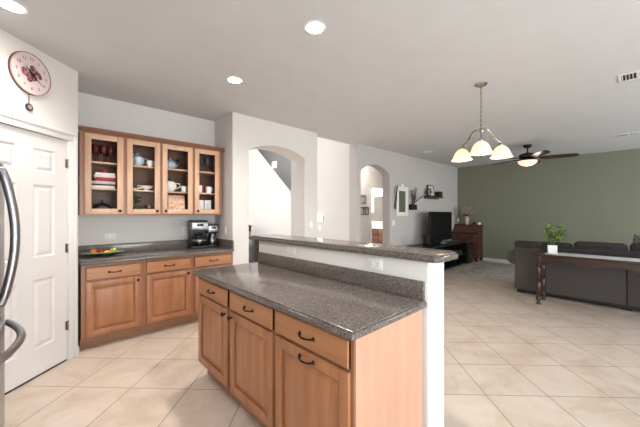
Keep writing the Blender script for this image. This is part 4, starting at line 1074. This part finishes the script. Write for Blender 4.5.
for k in range(14):
    a = rnd.uniform(-.5, .5); L = rnd.uniform(.25, .42); b0 = Vector((rnd.uniform(-.06, .06), -.05, .12))
    tip = b0 + Vector((L * math.sin(a) * .7, rnd.uniform(-.06, .02), L * math.cos(a))); m.tube([b0, b0.lerp(tip, .5) + Vector((.01, 0, 0)), tip], [.005, .004, .002], 5)
    for j in range(5): m.leaf(b0.lerp(tip, .45 + .12 * j), (rnd.uniform(-1, 1), -.3, rnd.uniform(.3, 1)), .07, .016, .2, 3)
for k in range(3): m.tube([(.0, -.05, .12), (.18 + .02 * k, -.06, .24), (.38, -.06, .30 + .015 * k), (.52, -.06, .35 + .02 * k)], [.007, .006, .005, .003], 5)
m.build('branches', M['twig'], t)
m = MB(); m.box(7.13, 7.98, WY - .15, WY - .0005, 1.770, 1.795, .003); m.box(7.15, 7.96, WY - .02, WY - .0005, 1.735, 1.765); tag(m.build('wall_shelf', M['darkwood']), 'narrow dark floating shelf on the wall above the television', 'shelf')
t = thing('picture_frame', 'black framed black and white picture standing on the wall shelf', 'picture', (7.42, WY - .06, 1.7955), 0)
m = MB(); mm = MB(); rect_ring(mm, .16, .145, .135, .12, -.012, .006); m.merge(mm, Matrix.Translation((0, 0, .147)) @ Matrix.Rotation(R(-8), 4, 'X')); m.build('frame', M['black'], t)
m = MB(); mm = MB(); mm.box(-.136, .136, -.004, .002, -.121, .121); m.merge(mm, Matrix.Translation((0, 0, .147)) @ Matrix.Rotation(R(-8), 4, 'X')); mt_ = m.build('mat_board', M['china'], t)
m = MB(); mm = MB(); mm.box(-.08, .08, -.0055, -.0035, -.07, .07); m.merge(mm, Matrix.Translation((0, 0, .147)) @ Matrix.Rotation(R(-8), 4, 'X')); m.build('print', M['photo'], mt_)
t = thing('decorative_plate', 'round silver and black plate leaning left of the framed picture', 'plate', (7.235, WY - .10, 1.7955), 0)
m = MB(); m.lathe([(.095, 0), (.10, -.008), (.07, -.004), (.0, -.003)], (0, 0, .10), 24, 'Y'); m.build('rim', M['steel_dark'], t)
m = MB(); m.lathe([(.068, -.0045), (0, -.0055)], (0, 0, .10), 24, 'Y'); m.build('centre', M['photo'], t)
t = thing('storage_box', 'small dark box at the right of the framed picture', 'box', (7.84, WY - .08, 1.7955), 0)
m = MB(); m.box(-.10, .10, -.055, .055, 0, .11, .003); m.build('body', M['darkwood'], t); m = MB(); m.box(-.104, .104, -.059, .059, .11, .145, .003); m.build('lid', M['mahogany_dark'], t)

# pictures in the hall behind the second arch
def picture(lb, x, z, w_, h_, frame, pic):
    t = thing('picture_frame', lb, 'picture', (x, 4.9995, z), 0)
    m = MB(); rect_ring(m, w_ / 2, h_ / 2, w_ / 2 - .02, h_ / 2 - .02, -.02, 0); m.build('frame', frame, t)
    m = MB(); m.box(-w_ / 2 + .018, w_ / 2 - .018, -.01, -.004, -h_ / 2 + .018, h_ / 2 - .018); m.build('print', pic, t)
picture('silver framed picture in the hall, upper one of three', 6.26, 1.73, .24, .23, M['steel'], M['photo'])
picture('dark framed picture in the hall below the silver one', 6.20, 1.42, .17, .21, M['black'], M['photo'])
picture('dark framed picture in the hall nearest the bathroom door', 6.41, 1.42, .17, .21, M['black'], M['photo'])
t = thing('added_hall_light', 'added unseen round ceiling light in the hall behind the arch', 'light', (6.0, 4.45, CH), 0)  # added with its lamp to brighten the hall, no known fixture
m = MB(); m.lathe([(.14, -.0005), (.14, -.02), (.12, -.05), (.06, -.075), (0, -.08)], seg=24); m.build('lens', M['canlight'], t)
d = bpy.data.lights.new('hall_fill_lamp', 'POINT'); d.energy = 9; d.color = (1, .96, .9); d.shadow_soft_size = .12
o = bpy.data.objects.new('hall_fill_lamp', d); COL.objects.link(o); o.location = (6.0, 4.45, CH - .2)
# bathroom
t = thing('bathroom_vanity', 'brown wooden bathroom vanity seen through the arch', 'vanity', (7.92, 6.95, 0), R(-90))
m = MB(); m.box(0, 1.7, 0, .55, .10, .84); m.box(.02, 1.68, .06, .55, 0, .10); m.build('body', M['brownvan'], t)
for k in range(4):
    for a, b in ((.14, .40), (.42, .60), (.62, .80)):
        m = MB(); m.box(.02 + k * .42, .42 + k * .42, -.018, 0, a, b, .004); dr = m.build('drawer', M['brownvan'], t); knob(dr, .22 + k * .42, (a + b) / 2, -.018)
m = MB(); m.box(-.01, 1.71, -.03, .555, .841, .88, .006); m.build('top', M['china'], t)
t = thing('bathroom_mirror', 'wall mirror above the bathroom vanity seen through the arch', 'mirror', (8.479, 6.1, 1.50), R(-90))
m = MB(); rect_ring(m, .42, .45, .40, .43, -.02, 0); m.build('frame', M['white'], t); m = MB(); m.box(-.405, .405, -.010, -.006, -.435, .435); m.build('glass', M['mirror'], t)
t = thing('vanity_light', 'glowing light bar above the bathroom mirror', 'light', (8.479, 6.15, 2.10), R(-90))
m = MB(); m.box(-.3, .3, -.03, 0, -.04, .04, .006); m.build('back_plate', M['nickel'], t)
for k in (-1, 0, 1): m = MB(); m.ball((k * .2, -.08, 0), .055); m.build('globe', M['sconce'], t)

# foyer: console table with plant, small square wall lights
t = thing('hall_table', 'dark narrow table seen through the arch behind the bar', 'table', (4.464, 7.75, 0), R(-90))
m = MB(); m.box(0, .9, -.36, 0, .66, .70, .004); m.build('tabletop', M['espresso'], t)
m = MB(); m.box(.02, .88, -.34, -.01, .08, .66); m.build('body', M['espresso'], t)
for k in range(2): m = MB(); m.box(.03 + k * .42, .44 + k * .42, -.356, -.34, .10, .64, .004); d_ = m.build('door', M['espresso'], t); knob(d_, .40 if k == 0 else .50, .4, -.356)
m = MB(); m.box(.03, .87, -.32, -.03, 0, .08); m.build('base', M['black'], t)
t = thing('potted_plant', 'small bushy plant in a pinkish pot on the dark hall table', 'plant', (4.22, 7.42, .7005), 0)
m = MB(); m.lathe([(.055, 0), (.07, .13), (.065, .13), (0, .12)], seg=18); m.build('pot', M['flower'], t)
m = MB(); rnd = random.Random(8)
for k in range(80):
    a = rnd.random() * 6.28; e = rnd.uniform(.0, 1.4); b_ = (rnd.uniform(-.05, .05), rnd.uniform(-.05, .05), .13 + rnd.uniform(0, .16)); m.leaf(b_, (math.cos(a) * math.cos(e), math.sin(a) * math.cos(e), math.sin(e)), rnd.uniform(.07, .11), .05, .3, 4)
m.build('leaves', M['leaf'], t)
def square_light(lb, x, y, z, s_=.16):
    t = thing('wall_light', lb, 'light', (x, y, z), R(-90))
    m = MB(); m.box(-s_ / 2, s_ / 2, -.03, 0, -s_ / 2, s_ / 2, .006); m.build('housing', M['white'], t)
    m = MB(); m.box(-s_ / 2 + .01, s_ / 2 - .01, -.045, -.03, -s_ / 2 + .01, s_ / 2 - .01, .006); m.build('lens', M['sconce'], t)
square_light('small glowing square light on the stair wall above the sloped ledge', 5.599, 8.15, 2.946, .20)
square_light('small glowing square light low on the foyer wall beside the opening', 4.479, 4.74, 1.25, .15)
wall_plate('light_switch', 'white switch plate just below the square foyer light', (4.479, 4.78, 1.02), R(-90), 1, 'switch')
